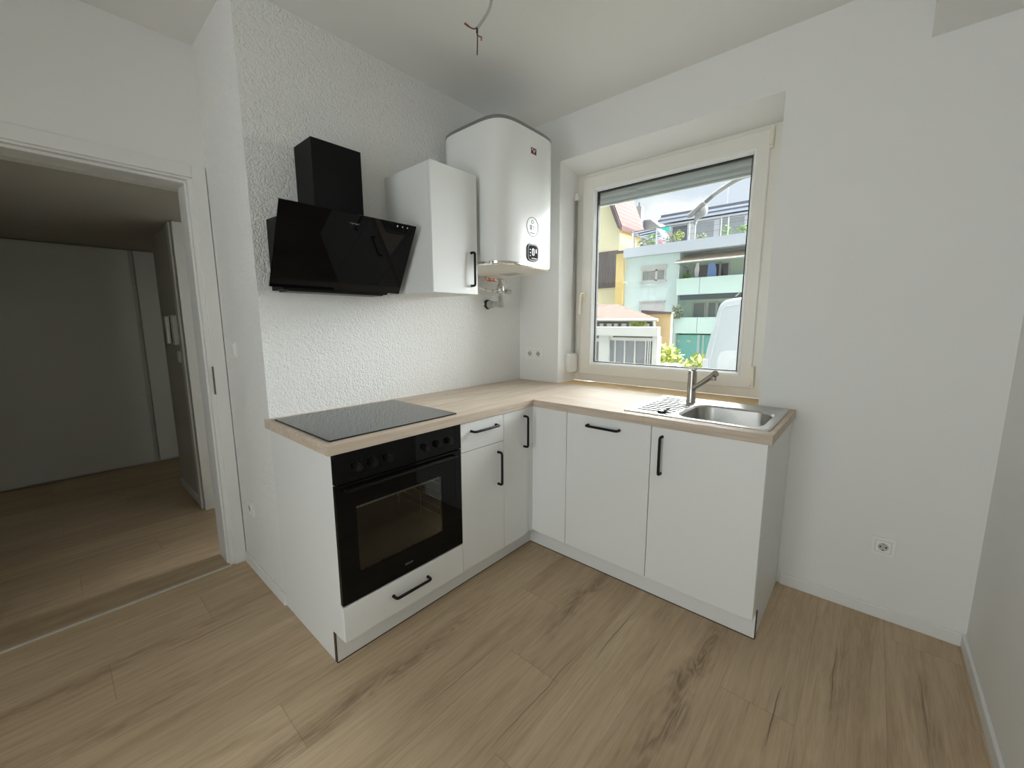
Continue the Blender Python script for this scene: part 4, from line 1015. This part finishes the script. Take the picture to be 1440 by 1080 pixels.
# ---- glazed garden house
gh = thing('garden_house', 'flat-roofed white garden house with grey sliding glass front', 'garden house', (-3.6, 9, GZ))
bm = new(); prism(bm, [(-6.5, 8.88), (-2.50, 8.88), (-2.62, 9.35), (-6.5, 9.35)], 'z', 0.93, 1.19); obj('roof_fascia', bm, E['white'], gh)
bm = new(); box(bm, -4.36, -4.02, 8.95, 9.2, GZ, 0.93); obj('pier', bm, E['white'], gh)
bm = new(); box(bm, -2.67, -2.52, 8.95, 9.2, GZ, 0.93); obj('end_post', bm, E['white'], gh)
bm = new(); box(bm, -4.02, -2.67, 9.0, 9.06, 0.79, 0.88); box(bm, -6.4, -4.36, 9.0, 9.06, 0.74, 0.84)
for x in (-3.84, -3.53, -3.21, -2.88): box(bm, x - .018, x + .018, 9.0, 9.06, GZ, 0.79)
box(bm, -4.52, -4.48, 9.0, 9.06, GZ, 0.75)
obj('glazing_bar', bm, E['white'], gh)
bm = new(); box(bm, -6.4, -2.67, 9.05, 9.07, GZ, 0.80); obj('pane', bm, plain('grey garden house glass', (0.22, 0.23, 0.25), 0.12), gh)
bm = new()
for x in (-2.80, -2.74): box(bm, x - .02, x + .01, 8.99, 9.04, GZ, 0.80)
obj('folded_curtain', bm, E['blind'], gh)
# ---- ochre garden wall
ow = thing('garden_wall', 'ochre plastered garden wall with dark coping beside the shed', 'wall', (-5.6, 16.6, GZ))
bm = new(); box(bm, -6.3, -4.96, 16.5, 16.7, GZ, 1.70); obj('wall_body', bm, E['orange'], ow)
bm = new(); prism(bm, [(-6.35, 1.70), (-4.92, 1.70), (-4.92, 1.78), (-6.35, 1.90)], 'y', 16.42, 16.78); obj('coping', bm, E['timber'], ow)
# ---- bushes
plant('garden_bush', 'yellow-green bush against the ochre garden wall', 'bush', (-3.05, 11.2, -0.15), (.50, .4, .78), 420, .12, E['leaf_yellow'], 50, GZ)
plant('garden_bush', 'bright yellow-green bush in front of the teal garage', 'bush', (-2.0, 11.6, -0.28), (.75, .4, .62), 460, .12, E['leaf_yellow'], 51, GZ)
gw = thing('yard_wall', 'low wall carrying two covered mounds under the garden bushes', 'wall', (-1.6, 7.5, GZ))
bm = new(); box(bm, -2.35, -0.75, 7.42, 7.8, GZ, 0.235); obj('wall_body', bm, E['cream'], gw)
bm = new(); ellipsoid(bm, (-1.79, 7.6, 0.235), .135, .12, .105); tag(obj('domed_cover', bm, E['blue'], smooth=True), 'small pale blue dome on the yard wall under the garden bushes', 'cover')
bm = new(); ellipsoid(bm, (-1.525, 7.6, 0.235), .135, .12, .125); tag(obj('domed_cover', bm, E['pale'], smooth=True), 'small whitish dome on the yard wall next to the blue one', 'cover')

# ---- white van
vn = thing('white_van', 'white panel van parked close outside, its rear corner in the window', 'van', (0.62, 8.5, GZ))
def van_loop(y, inset=0.0, dz=0.0):
    half = [(-0.46, -0.95), (-0.475, -0.5), (-0.475, 0.2), (-0.455, 0.44), (-0.425, 0.67), (-0.365, 1.0), (-0.315, 1.22), (-0.280, 1.40), (-0.245, 1.58), (-0.205, 1.67), (-0.140, 1.72), (-0.02, 1.745), (0.2, 1.77), (0.62, 1.785)]
    pts = [(0.62 + (x - 0.62) * (1 - inset), y, z - dz if z > 1.3 else z) for x, z in half]
    return pts + [(1.24 - x, yy, z) for x, yy, z in reversed(pts[:-1])]
bm = new()
loft(bm, [van_loop(6.0, .045, .03), van_loop(6.025, .012, .008), van_loop(6.10), van_loop(10.2), van_loop(10.9, .1, .1), van_loop(11.6, .14, .7)], True, True)
vb = obj('body', bm, E['van'], vn, smooth=True)
seam = [(-0.330, 0.15), (-0.322, 0.46), (-0.305, 0.66), (-0.225, 1.19), (-0.185, 1.44), (-0.155, 1.54), (-0.105, 1.595), (-0.02, 1.615), (0.14, 1.635), (0.6, 1.65)]
bm = new(); tube(bm, smooth_path([(x, 5.998, z) for x, z in seam], 4), .009, 6); obj('door_seam', bm, E['rail'], vb, smooth=True)
bm = new(); prism(bm, [(-0.20, 0.40), (-0.185, 0.66), (-0.145, 0.76), (-0.06, 0.80), (0.6, 0.82), (0.6, 0.40)], 'y', 5.992, 6.0); obj('door_panel', bm, E['van'], vn, bevel=0.006)
bm = new(); box(bm, -0.45, -0.34, 5.985, 6.02, 0.30, 0.62); obj('tail_lamp', bm, E['van'], vn, bevel=0.01)
bm = new(); box(bm, -0.44, 1.68, 5.92, 6.05, -0.9, -0.65); obj('bumper', bm, E['dark'], vn, bevel=0.03)
for y in (6.9, 10.2):
    for x in (-0.36, 1.6):
        bm = new(); cyl(bm, (x - .1, y, GZ + .34), (x + .1, y, GZ + .34), .34, n=24); obj('wheel', bm, E['dark'], vn, smooth=True)

# ---- street lamp
sl = thing('street_lamp', 'curved grey street lamp arm with a drooping lamp head outside the window', 'street lamp', (1.05, 5, GZ))
arm = [(1.05, 5, GZ), (1.05, 5, 1.2), (1.04, 5, 2.6), (0.92, 5, 3.2), (0.66, 5, 3.50), (0.33, 5, 3.525), (0.16, 5, 3.49), (-0.04, 5, 3.40), (-0.17, 5, 3.325)]
bm = new(); tube(bm, smooth_path(arm, 6), .035, 12); obj('arm', bm, E['lamp'], sl, smooth=True)
bm = new(); tube(bm, [(-0.165, 5, 3.328), (-0.29, 5, 3.235)], .034, 12); obj('sleeve', bm, E['lamp_dark'], sl, smooth=True)
bm = new(); tube(bm, smooth_path([(-0.28, 5, 3.245), (-0.34, 5, 3.20), (-0.43, 5, 3.13), (-0.505, 5, 3.075), (-0.545, 5, 3.045)], 4), [.036] + [.045] * 8 + [.042] * 4 + [.03, .02, .012, .006], 12); obj('lamp_housing', bm, E['lamp'], sl, smooth=True)
bm = new(); tube(bm, smooth_path([(-0.265, 5, 3.19), (-0.30, 5, 3.10), (-0.345, 5, 3.06), (-0.395, 5, 3.02), (-0.415, 5, 2.955), (-0.418, 5, 2.915)], 4), [.02, .04, .055, .065, .068, .065, .06, .055, .052, .048, .045, .042, .038, .034, .03, .028, .027, .026, .025, .02, .012], 14); obj('lamp_bowl', bm, E['lamp_bowl'], sl, smooth=True)

# ================================================================== light
wd = bpy.data.worlds.new('overcast sky'); sc.world = wd; wd.use_nodes = True
t = wd.node_tree; t.nodes.clear()
out = t.nodes.new('ShaderNodeOutputWorld'); bg = t.nodes.new('ShaderNodeBackground')
tc = t.nodes.new('ShaderNodeTexCoord'); nz = t.nodes.new('ShaderNodeTexNoise'); rp = t.nodes.new('ShaderNodeValToRGB')
nz.inputs['Scale'].default_value = 9; nz.inputs['Detail'].default_value = 5; nz.inputs['Distortion'].default_value = 0.6
t.links.new(tc.outputs['Generated'], nz.inputs['Vector']); t.links.new(nz.outputs['Fac'], rp.inputs[0])
rp.color_ramp.elements[0].position = 0.42; rp.color_ramp.elements[0].color = (0.72, 0.80, 0.90, 1)
rp.color_ramp.elements[1].position = 0.58; rp.color_ramp.elements[1].color = (0.97, 0.99, 1.0, 1)
t.links.new(rp.outputs[0], bg.inputs[0]); t.links.new(bg.outputs[0], out.inputs[0])
bg.inputs[1].default_value = WORLD_S = 0.92

def sun(name, d, angle, e, col):
    l = bpy.data.lights.new(name, 'SUN'); o = bpy.data.objects.new(name, l); COL.objects.link(o)
    l.angle = math.radians(angle); l.energy = e; l.color = col
    o.rotation_euler = (-Vector(d)).to_track_quat('-Z', 'Y').to_euler(); o.location = Vector(d) * 20
    return o
# hazy bright cloud cover beyond the houses (very soft) and a fill lamp added outside the added rear window
sun('hazy_sun', (0.40, 0.75, 0.72), 125, 38.0, (0.965, 0.99, 1.0))
ra = bpy.data.lights.new('rear_fill_light', 'AREA'); ro = bpy.data.objects.new('rear_fill_light', ra); COL.objects.link(ro)  # added area lamp that brightens the room from behind
ra.shape = 'RECTANGLE'; ra.size = 1.4; ra.size_y = 1.85; ra.energy = 37; ra.color = (0.96, 0.99, 1.0)
ro.location = (1.5, YB - 0.25, 1.33); ro.rotation_euler = (PI / 2, 0, 0)

sc.view_settings.view_transform = 'Standard'; sc.view_settings.look = 'None'
sc.view_settings.gamma = 1.0; sc.view_settings.use_curve_mapping = False
sc.view_settings.exposure = 0.28
sc.cycles.use_denoising = True
sc.cycles.max_bounces = 14; sc.cycles.diffuse_bounces = 8; sc.cycles.glossy_bounces = 6; sc.cycles.transparent_max_bounces = 16
sc.cycles.sample_clamp_indirect = 6.0
